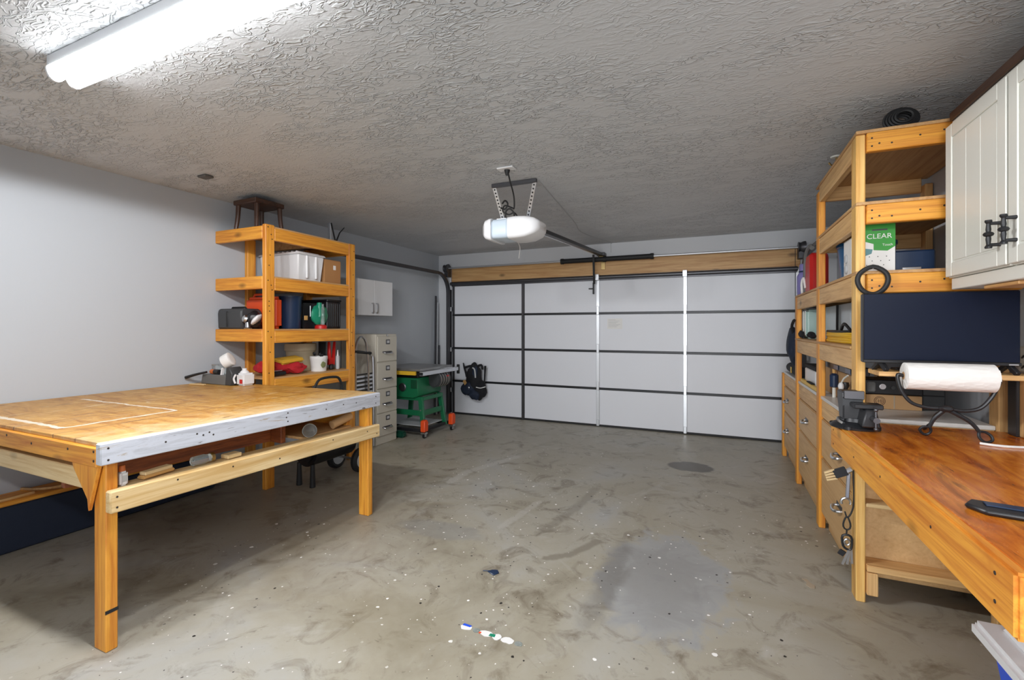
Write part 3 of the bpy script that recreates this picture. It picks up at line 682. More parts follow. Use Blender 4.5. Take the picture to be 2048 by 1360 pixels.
MB().blob((-3.625, 3.405, z+.135), (.03, .10, .10), (0, 0, 0), .25, 1).build('bottle_body', 'lgreen', t)
MB().lathe([(.045, .0), (.042, .05), (.028, .11), (.022, .14)], (-3.625, 3.405, z+.12)).build('bottle_neck', 'lgreen', t)
MB().lathe([(.018, .04), (.018, .20), (.010, .215), (.010, .245)], (-3.580, 3.405, z)).build('clear_tube', 'glass', t)
t = thing('milk_crate', 'black ribbed crate at the far end of the third shelf', 'crate', (-3.8, 3.61, z))
b = B(-4.0, -3.64, 3.515, 3.705, z+.001, z+.28, .006)
for k in range(7): b.box(-3.643, -3.634, 3.525+k*.026, 3.535+k*.026, z+.02, z+.26, .002)
b.build('crate_body', 'black', t)
b = B(-4.005, -3.632, 3.512, 3.708, z+.2805, z+.30, .004); b.build('rim', 'black', t)
# ---- shelf 4
z = LV[3]
t = thing('bucket', 'beige bucket behind the printed pail on the lowest visible shelf', 'bucket', (-3.95, 3.45, z))
MB().lathe([(.115, .001), (.12, .02), (.14, .20), (.15, .205), (.152, .25), (.148, .275), (.135, .275), (.115, .03)], (-3.9, 3.42, z)).build('bucket_wall', 'bucket', t)
t = thing('paint_pail', 'small white printed pail with dark clips beside the red bag', 'pail', (-3.66, 3.42, z))
MB().lathe([(.07, .001), (.072, .01), (.082, .12), (.085, .125), (.085, .15), (.078, .15), (.07, .02)], (-3.66, 3.43, z)).build('pail_wall', 'paper', t)
b = MB()
for k in range(6): b.blob((-3.66+.04*math.cos(k*2.1), 3.43+.045*math.sin(k*2.1), z+.155+.01*(k % 3)), (.022, .014, .010), (0, .4*k, k), .3, k, 2)
b.build('clips', 'iron', t)
MB().blob((-3.578, 3.41, z+.07), (.006, .03, .03), (0, 0, 0), .4, 3, 2).build('printed_patch', mat('print_olive', (.22, .24, .10), .6), t)
t = thing('work_bag', 'red and yellow soft bag heaped on the lowest visible shelf', 'bag', (-3.66, 3.02, z))
MB().blob((-3.72, 3.08, z+.075), (.11, .17, .055), (0, .1, .1), .45, 5).build('red_flap', 'redc', t)
MB().blob((-3.62, 3.12, z+.062), (.05, .10, .045), (0, .4, -.2), .4, 9).build('red_fold', 'redc', t)
MB().blob((-3.76, 2.91, z+.075), (.075, .09, .060), (0, 0, 0), .4, 11).build('red_end', 'redc', t)
MB().obox((-3.69, 3.10, z+.132), (.14, .27, .042), (.06, .18, .05), .018, 2).build('yellow_top', 'yelc', t)
t = thing('power_drill', 'black cordless tool lying at the near end under the red bag', 'power tool', (-3.60, 2.86, z))
MB().cyl((-3.60, 2.845, z+.025), (-3.59, 2.98, z+.025), .022, .018, 14, .004).build('tool_body', 'black', t)
MB().obox((-3.587, 2.90, z+.052), (.010, .09, .008), (0, 0, 0), .002).build('silver_strip', 'steel', t)
t = thing('hand_tool', 'red hand tool hanging by the far post on the lowest shelf', 'tool', (-3.72, 3.65, z))
MB().box(-3.79, -3.68, 3.545, 3.56, z+.02, z+.29, .003).build('dark_backplate', 'black', t)
MB().prism([(3.575, z+.05), (3.655, z+.045), (3.67, z+.29), (3.655, z+.29), (3.64, z+.12), (3.60, z+.12), (3.595, z+.29), (3.58, z+.29)], 'X', -3.70, -3.67, .004).build('red_frame', 'red', t)
MB().obox((-3.665, 3.60, z+.03), (.04, .05, .055), (0, 0, 0), .01).build('black_foot', 'black', t)
t = thing('caulk_tube', 'grey tube standing next to the far post on the lowest shelf', 'tube', (-3.66, 3.685, z))
MB().cyl((-3.66, 3.682, z+.001), (-3.66, 3.682, z+.14), .020, seg=16, bev=.004).build('tube_body', 'lgrey', t)
MB().cyl((-3.66, 3.682, z+.14), (-3.66, 3.682, z+.20), .010, .004, 12).build('nozzle', 'paper', t)

# ---- on the far end of the worktable
zt = .905
t = thing('dust_bin', 'grey plastic trough at the far end of the worktable', 'trough', (-3.93, 2.62, zt))
lo = [(-4.115, 2.555, zt+.001), (-3.79, 2.555, zt+.001), (-3.79, 2.66, zt+.001), (-4.115, 2.66, zt+.001)]
hi = [(-4.085, 2.55, zt+.085), (-3.775, 2.55, zt+.085), (-3.775, 2.67, zt+.085), (-4.085, 2.67, zt+.085)]
MB().hexa(lo, hi, .005).build('trough_body', 'grey', t)
MB().prism([(-3.79, zt+.002), (-3.715, zt+.002), (-3.70, zt+.10), (-3.74, zt+.155), (-3.775, zt+.15)], 'Y', 2.552, 2.66, .004).build('end_panel', 'dgrey', t)
tag(MB().obox((-4.02, 2.47, zt+.007), (.16, .028, .012), (0, 0, .15), .004).build('paint_stick', 'paleX', at=(-4.02, 2.47, zt)), 'pale paint stirring stick lying in front of the grey trough', 'stick')
t = thing('tape_roll', 'white tape roll dispenser standing over the grey trough', 'tape dispenser', (-3.8, 2.61, zt+.085))
MB().lathe([(.03, 0), (.056, .004), (.060, .03), (.060, .07), (.05, .076), (.028, .076)], (-3.835, 2.570, zt+.190), (.55, .35, .35)).build('roll', 'paper', t)
MB().obox((-3.845, 2.57, zt+.115), (.012, .03, .065), (0, .25, 0), .004).build('holder_arm', 'white', t)
t = thing('clear_container', 'clear plastic container with dark lid line behind the grey trough', 'container', (-3.97, 2.62, zt+.085))
b = MB().hexa([(-4.03, 2.60, zt+.086), (-3.87, 2.60, zt+.086), (-3.87, 2.66, zt+.086), (-4.03, 2.66, zt+.086)], [(-4.035, 2.595, zt+.168), (-3.865, 2.595, zt+.150), (-3.865, 2.665, zt+.150), (-4.035, 2.665, zt+.168)], .004); b.build('container_wall', 'glass', t)
t = thing('glue_bottle', 'small orange brown bottle lying on the grey trough', 'bottle', (-3.98, 2.58, zt+.086))
MB().cyl((-4.0, 2.575, zt+.108), (-3.955, 2.575, zt+.108), .020, seg=16, bev=.003).build('bottle_body', 'copper', t)
MB().cyl((-3.955, 2.575, zt+.108), (-3.89, 2.575, zt+.108), .021, seg=16, bev=.003).build('dark_wrap', 'black', t)
t = thing('bench_brush', 'black handled brush leaning across the grey trough', 'brush', (-4.1, 2.5, zt+.1))
MB().tube([(-4.18, 2.47, zt+.058), (-4.09, 2.50, zt+.085), (-4.0, 2.535, zt+.107)], lambda u: .013-.004*u, 10, smooth=4).build('handle', 'black', t)
t = thing('jug', 'white plastic jug with dark red print beside the near shelving post', 'jug', (-3.64, 2.64, zt))
MB().box(-3.692, -3.600, 2.58, 2.69, zt+.001, zt+.105, .014, 2).lathe([(.04, 0), (.03, .02), (.018, .03), (.018, .045)], (-3.66, 2.635, zt+.098)).build('jug_body', 'white', t)
MB().tube([(-3.690, 2.574, zt+.02), (-3.696, 2.565, zt+.06), (-3.685, 2.576, zt+.095)], .008, 8, smooth=4).build('handle', 'white', t)
B(-3.645, -3.61, 2.5785, 2.5803, zt+.02, zt+.055, 0).build('label_patch', 'red', t)

# ---- floor machine between table and shelving: air compressor on wheels
t = thing('air_compressor', 'black wheeled air compressor with loop handle behind the worktable', 'compressor', (-3.30, 3.2, 0))
MB().cyl((-3.30, 2.92, .30), (-3.30, 3.46, .30), .13, seg=28, bev=.03).build('tank', 'black', t)
MB().box(-3.38, -3.22, 3.02, 3.34, .435, .60, .03, 2).build('motor', 'black', t)
for x in (-3.45, -3.15):
    w = MB().lathe([(.04, -.025), (.095, -.03), (.115, -.015), (.115, .015), (.095, .03), (.04, .025)], (x, 3.46, .117), (1, 0, 0)).build('wheel', 'rub', t)
    MB().lathe([(.012, -.034), (.06, -.031), (.075, -.028), (.075, .028), (.06, .031), (.012, .034)], (x, 3.46, .117), (1, 0, 0)).build('hub', 'lgrey', w)
MB().cyl((-3.47, 3.46, .117), (-3.13, 3.46, .117), .012, seg=10).build('axle', 'steel', t)
for x in (-3.38, -3.22): MB().cyl((x, 2.95, .002), (x, 2.95, .20), .025, .018, 12).build('foot', 'rub', t)
MB().tube([(-3.30, 3.03, .55), (-3.30, 3.03, .80), (-3.30, 3.06, .875), (-3.30, 3.12, .925), (-3.30, 3.30, .925), (-3.30, 3.355, .88), (-3.30, 3.375, .80), (-3.30, 3.37, .55)], .012, 8, smooth=4).build('loop_handle', 'rub', t)

# ---- folding chair
t = thing('folding_chair', 'folded chrome lawn chair with black slats beside the filing cabinet', 'chair', (-3.62, 4.05, 0))
def arc(c, r0, a0, a1, n, ax): 
    return [(c[0], c[1]+r0*math.cos(R(a0+(a1-a0)*k/n)), c[2]+ax*math.sin(R(a0+(a1-a0)*k/n))) for k in range(n+1)]
MB().tube([(-3.58, 3.86, .03), (-3.60, 3.88, 1.10)]+arc((-3.60, 3.97, 1.12), .09, 180, 20, 8, .17)+[(-3.60, 4.08, 1.0), (-3.60, 4.09, .03)], .012, 8).build('front_frame', 'steel', t)
MB().tube([(-3.66, 3.86, .03), (-3.66, 3.88, .95), (-3.65, 3.90, 1.10), (-3.64, 4.08, 1.115), (-3.63, 4.16, 1.07), (-3.62, 4.18, .95), (-3.62, 4.19, .03)], .012, 8, smooth=3).build('rear_frame', 'steel', t)
for k in range(9): B(-3.632, -3.618, 3.875, 4.175, .50+k*.045, .515+k*.045, .003).build('slat', 'rub', t)
for k in range(8): B(-3.630, -3.620, 3.88, 4.17, .518+k*.045, .540+k*.045, .002).build('slat', 'steel', t)
MB().tube([(-3.60, 3.87, 1.13), (-3.60, 4.12, 1.10)], .017, 10).build('armrest', 'rub', t)

# ---- filing cabinet
t = thing('filing_cabinet', 'tall beige four drawer filing cabinet against the left wall', 'filing cabinet', (-3.9, 4.46, 0))
B(-4.19, -3.655, 4.27, 4.65, 0, 1.312, .006).build('body', 'filec', t)
for k, (a, c) in enumerate(((.985, 1.285), (.665, .972), (.375, .655), (.10, .365))):
    dr = B(-3.658, -3.640, 4.285, 4.638, a, c, .005).build('drawer', 'filec', t)
    zc = a+(c-a)*.36
    MB().box(-3.641, -3.636, 4.37, 4.54, zc-.006, zc+.014, .002).build('handle_plate', 'dsteel', dr)
    MB().tube([(-3.640, 4.385, zc), (-3.615, 4.392, zc-.006), (-3.607, 4.42, zc-.012), (-3.607, 4.49, zc-.010), (-3.615, 4.52, zc-.004), (-3.640, 4.527, zc)], .008, 8, smooth=3).build('handle', 'steel', dr)
    zl = a+(c-a)*.78
    b = B(-3.641, -3.634, 4.43, 4.50, zl-.028, zl+.028, .002); b.build('card_holder', 'dsteel', dr)
    B(-3.6345, -3.6325, 4.443, 4.487, zl-.015, zl+.016, 0).build('card', 'lgrey', dr)
MB().cyl((-3.656, 4.46, 1.298), (-3.640, 4.46, 1.298), .010, seg=12).build('lock', 'steel', t)

# ---- small wall cabinet on the left wall
t = thing('wall_cabinet', 'small white two door wall cabinet above the filing cabinet', 'cabinet', (-4.05, 4.55, 1.54))
B(-4.199, -3.925, 4.255, 4.885, 1.54, 1.982, .003).build('cabinet_box', 'lgrey', t)
for a, c, h in ((4.256, 4.528, 4.49), (4.532, 4.884, 4.565)):
    dd = B(-3.924, -3.903, a, c, 1.542, 1.980, .003).build('door', 'white', t)
    MB().tube([(-3.903, h, 1.575), (-3.878, h, 1.58), (-3.875, h, 1.63), (-3.878, h, 1.685), (-3.903, h, 1.69)], .009, 8, smooth=3).build('handle', 'steel', dd)

# ---- table saw on a mobile base
t = thing('table_saw', 'green table saw with grey top on a wheeled stand in the corner', 'table saw', (-3.65, 5.15, 0))
B(-4.10, -3.40, 4.80, 5.55, .838, .870, .003).build('saw_table', mat('cast_iron', (.30, .30, .30), .35, .6), t)
B(-4.10, -3.46, 4.765, 4.797, .790, .838, .003).build('front_rail', 'yel', t)
fr = MB().beam((-3.365, 4.76, .812), (-3.365, 5.62, .812), .055, .05, .004).build('side_rail', 'galv', t)
B(-3.393, -3.337, 4.757, 4.7605, .795, .829, 0).build('rail_end', 'iron', fr)
B(-3.43, -3.33, 5.25, 5.45, .8375, .852, .003).build('fence_head', 'steel', t)
B(-3.37, -3.33, 5.62, 5.645, .74, .87, .004).build('rail_cap', 'rub', t)
MB().box(-3.95, -3.52, 4.90, 5.38, .74, .837, .006).build('trunnion_box', 'black', t)
MB().prism([(-3.97, .74), (-3.50, .74), (-3.48, .52), (-3.56, .48), (-3.95, .48)], 'Y', 4.87, 5.40, .012).build('cabinet', 'green', t)
B(-3.60, -3.50, 4.862, 4.872, .61, .72, .004).build('switch_plate', mat('dark_green_paint', (.006, .07, .03), .4), t)
MB().cyl((-3.42, 5.12, .70), (-3.42, 5.40, .70), .10, seg=26, bev=.012).build('motor', 'dgrey', t)
b = MB()
for k in range(4): b.lathe([(.101, -.006), (.106, 0), (.101, .006)], (-3.42, 5.16+k*.06, .70), (0, 1, 0))
b.build('cooling_fin', 'steel', t)
B(-3.345, -3.325, 5.30, 5.36, .70, .75, .004).build('red_badge', 'red', t)
hw = MB().lathe([(.045, -.008), (.055, 0), (.045, .008), (.040, 0)], (-3.72, 4.852, .62), (0, 1, 0)); hw.build('hand_wheel', 'dsteel', t)
def legp(x, y, sx_, sy_):
    return MB().hexa([(x+sx_*.065-.03, y+sy_*.05-.03, .06), (x+sx_*.065+.03, y+sy_*.05-.03, .06), (x+sx_*.065+.03, y+sy_*.05+.012, .06), (x+sx_*.065-.03, y+sy_*.05+.012, .06)],
                     [(x-.035, y-.03, .50), (x+.035, y-.03, .50), (x+.035, y+.012, .50), (x-.035, y+.012, .50)], .006)
for x, y, a, c in ((-3.49, 4.94, 1, -.6), (-3.49, 5.38, 1, .6), (-3.95, 4.94, -1, -.6), (-3.95, 5.38, -1, .6)):
    lg = legp(x, y, a, c).build('leg', 'green', t)
    if a > 0: MB().cyl((x+.02, y-.035 if c < 0 else y+.017, .33), (x+.02, y-.045 if c < 0 else y+.027, .33), .010, seg=10).build('bolt', 'steel', lg)
for z0, z1 in ((.255, .325), (.45, .50)):
    MB().box(-3.95, -3.46, 4.905, 4.925, z0, z1, .004).build('cross_brace', 'green', t)
    MB().box(-3.462, -3.442, 4.93, 5.38, z0, z1, .004).build('cross_brace', 'green', t)
B(-3.96, -3.45, 4.93, 5.38, .115, .125, .003).build('base_shelf', 'lgrey', t)
MB().box(-4.0, -3.40, 4.84, 4.88, .06, .10, .004).box(-4.0, -3.40, 5.42, 5.46, .06, .10, .004).box(-3.44, -3.40, 4.84, 5.46, .06, .10, .004).box(-4.0, -3.96, 4.84, 5.46, .06, .10, .004).build('mobile_base', 'iron', t)
for x, y in ((-3.36, 4.82), (-3.29, 5.36), (-4.0, 4.82), (-4.0, 5.48)):
    cs = MB().box(x-.035, x+.035, y-.025, y+.025, .055, .075, .003).box(x-.022, x-.018, y-.02, y+.02, .02, .06, .001).box(x+.018, x+.022, y-.02, y+.02, .02, .06, .001).build('caster', 'steel', t)
    MB().cyl((x-.014, y, .031), (x+.014, y, .031), .030, seg=20, bev=.005).build('caster_wheel', 'rub', cs)
    if x > -3.5: MB().prism([(y-.045, .085), (y+.04, .085), (y+.045, .20), (y+.02, .235), (y-.04, .225)], 'X', x-.03, x+.035, .008).build('lock_pedal', 'orange', cs)
tag(MB().box(-3.80, -3.60, 4.70, 4.79, .001, .085, .02, 2).build('green_tool_case', mat('deep_green_plastic', (.006, .06, .035), .4), at=(-3.7, 4.75, 0)), 'small dark green case on the floor beside the table saw base', 'case')
# ---- conduit pieces in the corner
for i, (dx, dy, h, w_, lab) in enumerate(((0, 0, 1.90, .035, 'tallest black metal strip leaning in the back left corner'), (.0, .05, 1.80, .028, 'silver edged metal strip leaning second in the back left corner'), (.0, .095, 1.10, .028, 'short metal strip leaning in the back left corner'))):
    o = MB().beam((-4.10+dx, 6.17+dy, .002), (-4.165+dx, 6.30+dy, h), w_, .02, .002, up=(1, 0, 0))
    tag(o.build('metal_strip', 'dsteel' if i != 1 else 'galv', at=(-4.1, 6.2+dy, 0)), lab, 'metal strip', 'metal strips in the back corner')

# ---- bag hung on the garage door
t = thing('equipment_bag', 'black and navy bag with straps hanging on the garage door', 'bag', (-3.45, BACK-.14, .80))
y = BACK-.15
MB().blob((-3.46, y, .60), (.135, .075, .22), (0, .15, 0), .25, 2).blob((-3.36, y, .42), (.12, .07, .15), (0, -.1, 0), .3, 6).build('main_pouch', 'soft', t)
MB().blob((-3.55, y-.02, .44), (.11, .06, .12), (0, .3, 0), .3, 8).blob((-3.43, y-.03, .36), (.10, .06, .09), (0, .3, 0), .3, 12).build('side_pouch', 'navy', t)
MB().blob((-3.42, y-.055, .68), (.05, .025, .115), (0, .25, 0), .1, 3).build('front_pocket', 'navy', t)
MB().tube([(-3.44, y-.075, .77), (-3.40, y-.085, .74), (-3.385, y-.085, .62)], .012, 8, smooth=4).build('silver_strap', 'lgrey', t)
MB().tube([(-3.66, y+.02, .83), (-3.63, y, .76), (-3.60, y, .68), (-3.58, y, .62)], lambda u: .010+.014*u, 8, smooth=4).build('strap', 'soft', t)
MB().tube([(-3.26, y, .80), (-3.265, y, .72), (-3.275, y, .55), (-3.29, y, .42)], lambda u: .018-.008*u, 8, smooth=4).build('strap', 'soft', t)
MB().tube([(-3.62, y-.01, .76), (-3.52, y, .79), (-3.44, y, .775), (-3.33, y, .81), (-3.31, y, .74)], .018, 8, smooth=4).build('top_handle', 'soft', t)
MB().tube([(-3.38, y-.075, .475), (-3.31, y-.07, .465), (-3.235, y-.04, .485)], .007, 6, smooth=4).build('white_piping', 'paper', t)
MB().obox((-3.59, y-.05, .535), (.05, .012, .075), (0, -.5, 0), .003).build('tan_tag', 'tan', t)
MB().tube([(-3.53, y-.08, .46), (-3.505, y-.085, .475), (-3.495, y-.085, .455), (-3.51, y-.085, .44)], .005, 6, smooth=3).build('buckle', 'steel', t)
MB().tube([(-3.45, BACK-.05, .80), (-3.45, y, .83), (-3.45, y-.02, .79)], .006, 6).build('hang_hook', 'steel', t)

# ------------------------------------------------------------------ right tall shelving
PX = .645
t = thing('shelving_unit', 'tall pine shelving along the right wall holding bins and bags', 'shelving unit', (.95, 4.3, 0))
PY = [2.858, 3.80, 4.78, 5.75]; PH = [2.375, 2.345, 1.665, .90]
for y, h in zip(PY, PH):
    k = 'tan' if y > 4.5 else 'pale'
    B(PX, PX+.040, y, y+.089, 0, h, .004).build('post', 'pineZ' if y > 3 else 'goldZ', t)
    if y < 5.5 and y > 3: B(1.225, 1.265, y, y+.089, 0, h-.02, .004).build('post', 'tanZ', t)
B(1.225, 1.265, 2.95, 3.039, 0, 2.34, .004).build('post', 'tanZ', t)
for z, y0, y1 in ((2.392, 2.845, 3.89), (2.030, 2.845, 3.89), (1.680, 2.845, 4.87), (1.297, 2.96, 4.87)):
    deck = B(PX-.002, 1.224 if z < 2.3 else 1.265, y0, y1, z-.016, z, .002).build('shelf', 'ply', t)
    if z > 1.5: B(PX+.042, 1.262, 2.842, 2.880, z-.112, z-.017, .004).build('end_board', 'pineX', deck)
    spans = [(2.948, 3.799)]+([(3.89, 4.779)] if y1 > 4 else [])
    for a, c in spans: B(PX+.002, PX+.038, a, c, z-.125, z-.017, .004).build('front_board', 'tanY', deck)
    for y in [3.852]+([4.83] if y1 > 4 else []): B(PX+.042, 1.223, y, y+.036, z-.11, z-.017, .003).build('joist', 'tanX', deck)
for dk in kids(t, 'shelf'):
    for eb in kids(dk, 'end_board'):
        z = eb.data.vertices[0].co.z
        zz = max(v.co.z for v in eb.data.vertices)
        nails([(PX+.042+dx, 2.8417, zz-dz) for dx, dz in ((.02, .03), (.02, .07), (.05, .06), (.10, .065), (.21, .045), (.30, .035))], (0, -1, 0), eb, .0045, True)
# base cabinets between the posts
def base_cabinet(y0, y1, lab, yb=None, hy=None):
    c = thing('base_cabinet', lab, 'cabinet', (.95, (y0+y1)/2, 0), 'tan base cabinets under the right shelving')
    B(.686, 1.222, y0+.004, y1-.004, .09, .897, .003).build('cabinet_box', 'mdf', c)
    B(.655, 1.224, y0+.002, y1-.002, .898, .920, .003).build('counter_top', mat('grey_counter', srgb(214, 212, 208), .35), c)
    B(.660, .685, y0+.004, y1-.004, .775, .895, .004).build('top_rail', 'tanY', c)
    B(.70, 1.2, y0+(.40 if y0 < 3 else .01), y1-.01, 0, .089, .003).build('plinth', 'mdf', c)
    for a, z1 in ((.505, .765), (.115, .495)):
        dr = B(.658, .6855, y0+.012, y1-.012, a, z1, .006, 2).build('drawer', 'mdf', c)
        zc = a+(z1-a)*(.5 if a > .4 else .56); ym = (y0+y1)/2-.07 if hy is None else hy
        MB().tube([(.658, ym-.06, zc), (.632, ym-.054, zc-.004), (.622, ym, zc-.012), (.632, ym+.054, zc-.004), (.658, ym+.06, zc)], .009, 8, smooth=4).build('handle', 'steel', dr)
        B(.655, .6585, ym-.065, ym+.065, zc-.006, zc+.026, .002).build('handle_plate', 'dsteel', dr)
    return c
base_cabinet(2.97, 3.798, 'tan drawer cabinet with a hanging paintbrush beside the bench end', hy=3.27)
base_cabinet(3.892, 4.778, 'tan two drawer base cabinet in the middle of the right shelving', hy=4.36)
base_cabinet(4.872, 5.748, 'tan two drawer base cabinet nearest the garage door', hy=5.46)
# open shelf cabinet facing the knee space
c = thing('open_cabinet', 'open tan shelf cabinet facing the space under the bench', 'cabinet', (.95, 2.9, 0))
B(.686, 1.222, 2.955, 2.966, .17, .895, .001).build('back_panel', 'mdf', c)
B(.688, 1.222, 2.862, 2.954, .483, .503, .004).build('shelf', 'paleX', c)
B(.688, 1.222, 2.842, 2.954, .165, .198, .004).build('shelf', 'tanX', c)
B(.688, .735, 2.846, 2.90, .045, .16, .004).build('foot_block', 'tanZ', c)
B(1.175, 1.222, 2.846, 2.90, .0, .16, .004).build('foot_block', 'tanZ', c)

# ------------------------------------------------------------------ workbench
t = thing('workbench', 'glossy orange stained workbench along the right wall', 'workbench', (.9, 2.0, 0))
B(.555, 1.268, 1.245, 2.853, .878, .916, .004).build('bench_top', 'benchtop', t)
B(.534, .572, 1.228, 2.840, .778, .914, .007, 2).build('front_apron', 'pineY', t)
B(.573, 1.266, 1.228, 1.244, .775, .877, .004).build('end_apron', 'redX', t)
B(1.23, 1.268, 1.25, 2.85, .79, .877, .003).build('wall_cleat', 'tanY', t)
for y in (1.7, 2.25): B(.574, 1.228, y, y+.036, .79, .877, .003).build('joist', 'tanX', t)
fa = kids(t, 'front_apron')[0]
nails([(.5337, y, z) for y, z in ((1.30, .88), (1.30, .82), (1.62, .85), (2.05, .86), (2.4, .84), (2.78, .88), (2.78, .81))], (-1, 0, 0), fa)
# ------------------------------------------------------------------ wall shelf under the monitor
t = thing('wall_shelf', 'narrow wooden shelf under the monitor with a post at the wall', 'shelf', (1.0, 2.8, 1.17))
B(.690, 1.268, 2.665, 2.84, 1.168, 1.190, .003).build('shelf_board', 'tanX', t)
B(1.205, 1.268, 2.70, 2.745, .917, 1.167, .004).build('support_post', 'tanZ', t)
B(1.192, 1.2045, 2.735, 2.80, .917, 1.167, .002).build('dark_strip', 'black', t)  # thin black strip beside the support post
# monitor
t = thing('monitor', 'large black flat monitor standing on the shelf above the bench', 'monitor', (.915, 2.74, 1.19))
B(.637, 1.192, 2.70, 2.745, 1.228, 1.558, .005).build('casing', 'black', t)
B(.641, 1.188, 2.697, 2.7005, 1.244, 1.554, .001).build('screen', 'screen', t)
B(.637, 1.192, 2.692, 2.701, 1.229, 1.243, .002).build('lower_bezel', 'black', t)
B(1.150, 1.182, 2.690, 2.6925, 1.231, 1.238, .001).build('badge', 'steel', t)
B(.75, 1.08, 2.745, 2.775, 1.28, 1.48, .012).build('back_hump', 'black', t)
for x in (.71, 1.16): MB().beam((x, 2.72, 1.234), (x+.012, 2.675, 1.194), .02, .02, .003).beam((x, 2.72, 1.234), (x-.012, 2.78, 1.194), .02, .02, .003).build('foot', 'black', t)
tag(MB().obox((.82, 2.78, 1.197), (.10, .05, .012), (0, 0, .2), .004).build('remote_control', 'black', at=(.82, 2.78, 1.19)), 'black remote lying on the narrow shelf behind the monitor foot', 'remote control')
# power strip
t = thing('power_strip', 'beige outlet strip with black sockets on the wall beside the monitor', 'power strip', (1.255, 2.6, 1.25))
B(1.240, 1.269, 2.45, 2.83, 1.196, 1.31, .005).build('strip_body', 'filec', t)
for k in range(5):
    b = MB()
    for j in (0, 1): b.tube([(1.2395, 2.80-k*.07, 1.215+j*.045), (1.2385, 2.785-k*.07, 1.225+j*.045), (1.2395, 2.77-k*.07, 1.215+j*.045)], .004, 6)
    b.build('socket', 'black', t)
# behind the bench: box and stereo on the grey counter
t = thing('cardboard_box', 'low cardboard box with a printed round stamp behind the paper towels', 'box', (.95, 3.42, .92))
B(.80, 1.06, 3.33, 3.60, .921, 1.002, .002).build('box_body', 'card2', t)
stamp = MB()
for r_ in (.026, .019): stamp.tube([(.865+r_*math.cos(a), 3.3295, .966+r_*math.sin(a)) for a in [k*math.pi/12 for k in range(24)]], .0013, 5, closed=True)
st = stamp.build('stamp_ring', 'dk' + 'X', t)
text('10', .026, (.865, 3.3292, .965), (R(90), 0, 0), 'dkX', t, 'stamp_number')
B(.93, .936, 3.3285, 3.3298, .925, 1.0, 0).build('tape_edge', 'lead', t)
t = thing('stereo', 'black stereo with silver dial standing on the low cardboard box', 'stereo', (.93, 3.4, 1.0))
B(.797, 1.07, 3.345, 3.55, 1.003, 1.088, .005).build('stereo_body', 'black', t)
MB().box(.807, .848, 3.335, 3.345, 1.018, 1.075, .012, 2).build('speaker_oval', 'grey', t)
MB().cyl((.88, 3.344, 1.05), (.88, 3.33, 1.05), .016, seg=18, bev=.002).build('dial', 'steel', t)
for x in (.93, .97): MB().cyl((x, 3.344, 1.045), (x, 3.336, 1.045), .010, seg=14).build('knob', 'dgrey', t)
t = thing('storage_case', 'dark case standing on the counter right of the low cardboard box', 'case', (1.12, 3.5, .92))
B(1.075, 1.18, 3.38, 3.60, .921, 1.05, .006).build('case_body', 'dgrey', t)
B(1.08, 1.175, 3.376, 3.38, 1.0, 1.006, .001).build('lid_line', 'black', t)

# ------------------------------------------------------------------ vise
t = thing('bench_vise', 'black cast iron bench vise at the far end of the workbench', 'vise', (.60, 2.68, .916))
MB().lathe([(.098, .001), (.10, .010), (.085, .022), (.055, .032), (.05, .048)], (.603, 2.69, .916), seg=32).build('base', 'iron', t)
for a in (.5, 2.6, 4.2, 5.6):
    MB().cyl((.603+.085*math.cos(a), 2.69+.085*math.sin(a), .9165), (.603+.085*math.cos(a), 2.69+.085*math.sin(a), .932), .022, seg=14, bev=.003).build('lug', 'iron', t)
MB().prism([(2.655, .955), (2.735, .955), (2.745, 1.02), (2.775, 1.045), (2.775, 1.088), (2.665, 1.088), (2.665, 1.06), (2.655, 1.02)], 'X', .548, .628, .006).build('body', 'iron', t)
MB().prism([(.60, .94), (.672, .94), (.655, 1.022), (.615, 1.022)], 'Y', 2.56, 2.655, .006).build('slide', 'iron', t)
MB().prism([(.575, 1.022), (.685, 1.022), (.685, 1.044), (.575, 1.044)], 'Y', 2.575, 2.652, .004).build('front_jaw', 'iron', t)
MB().box(.552, .632, 2.652, 2.664, 1.055, 1.095, .002).build('jaw_plate', 'dsteel', t)
MB().cyl((.64, 2.50, .985), (.64, 2.57, .985), .013, seg=14).build('screw', 'dsteel', t)
hb = MB().cyl((.640, 2.515, .945), (.640, 2.515, 1.03), .005, seg=10).build('handle_bar', 'dsteel', t)
for z in (.945, 1.03): MB().blob((.640, 2.515, z), (.009, .009, .009), sub=2).build('handle_ball', 'dsteel', hb)
MB().tube([(.55, 2.66, .955), (.53, 2.65, .965), (.525, 2.63, .955), (.54, 2.62, .945)], .007, 8, smooth=3).build('lock_lever', 'steel', t)
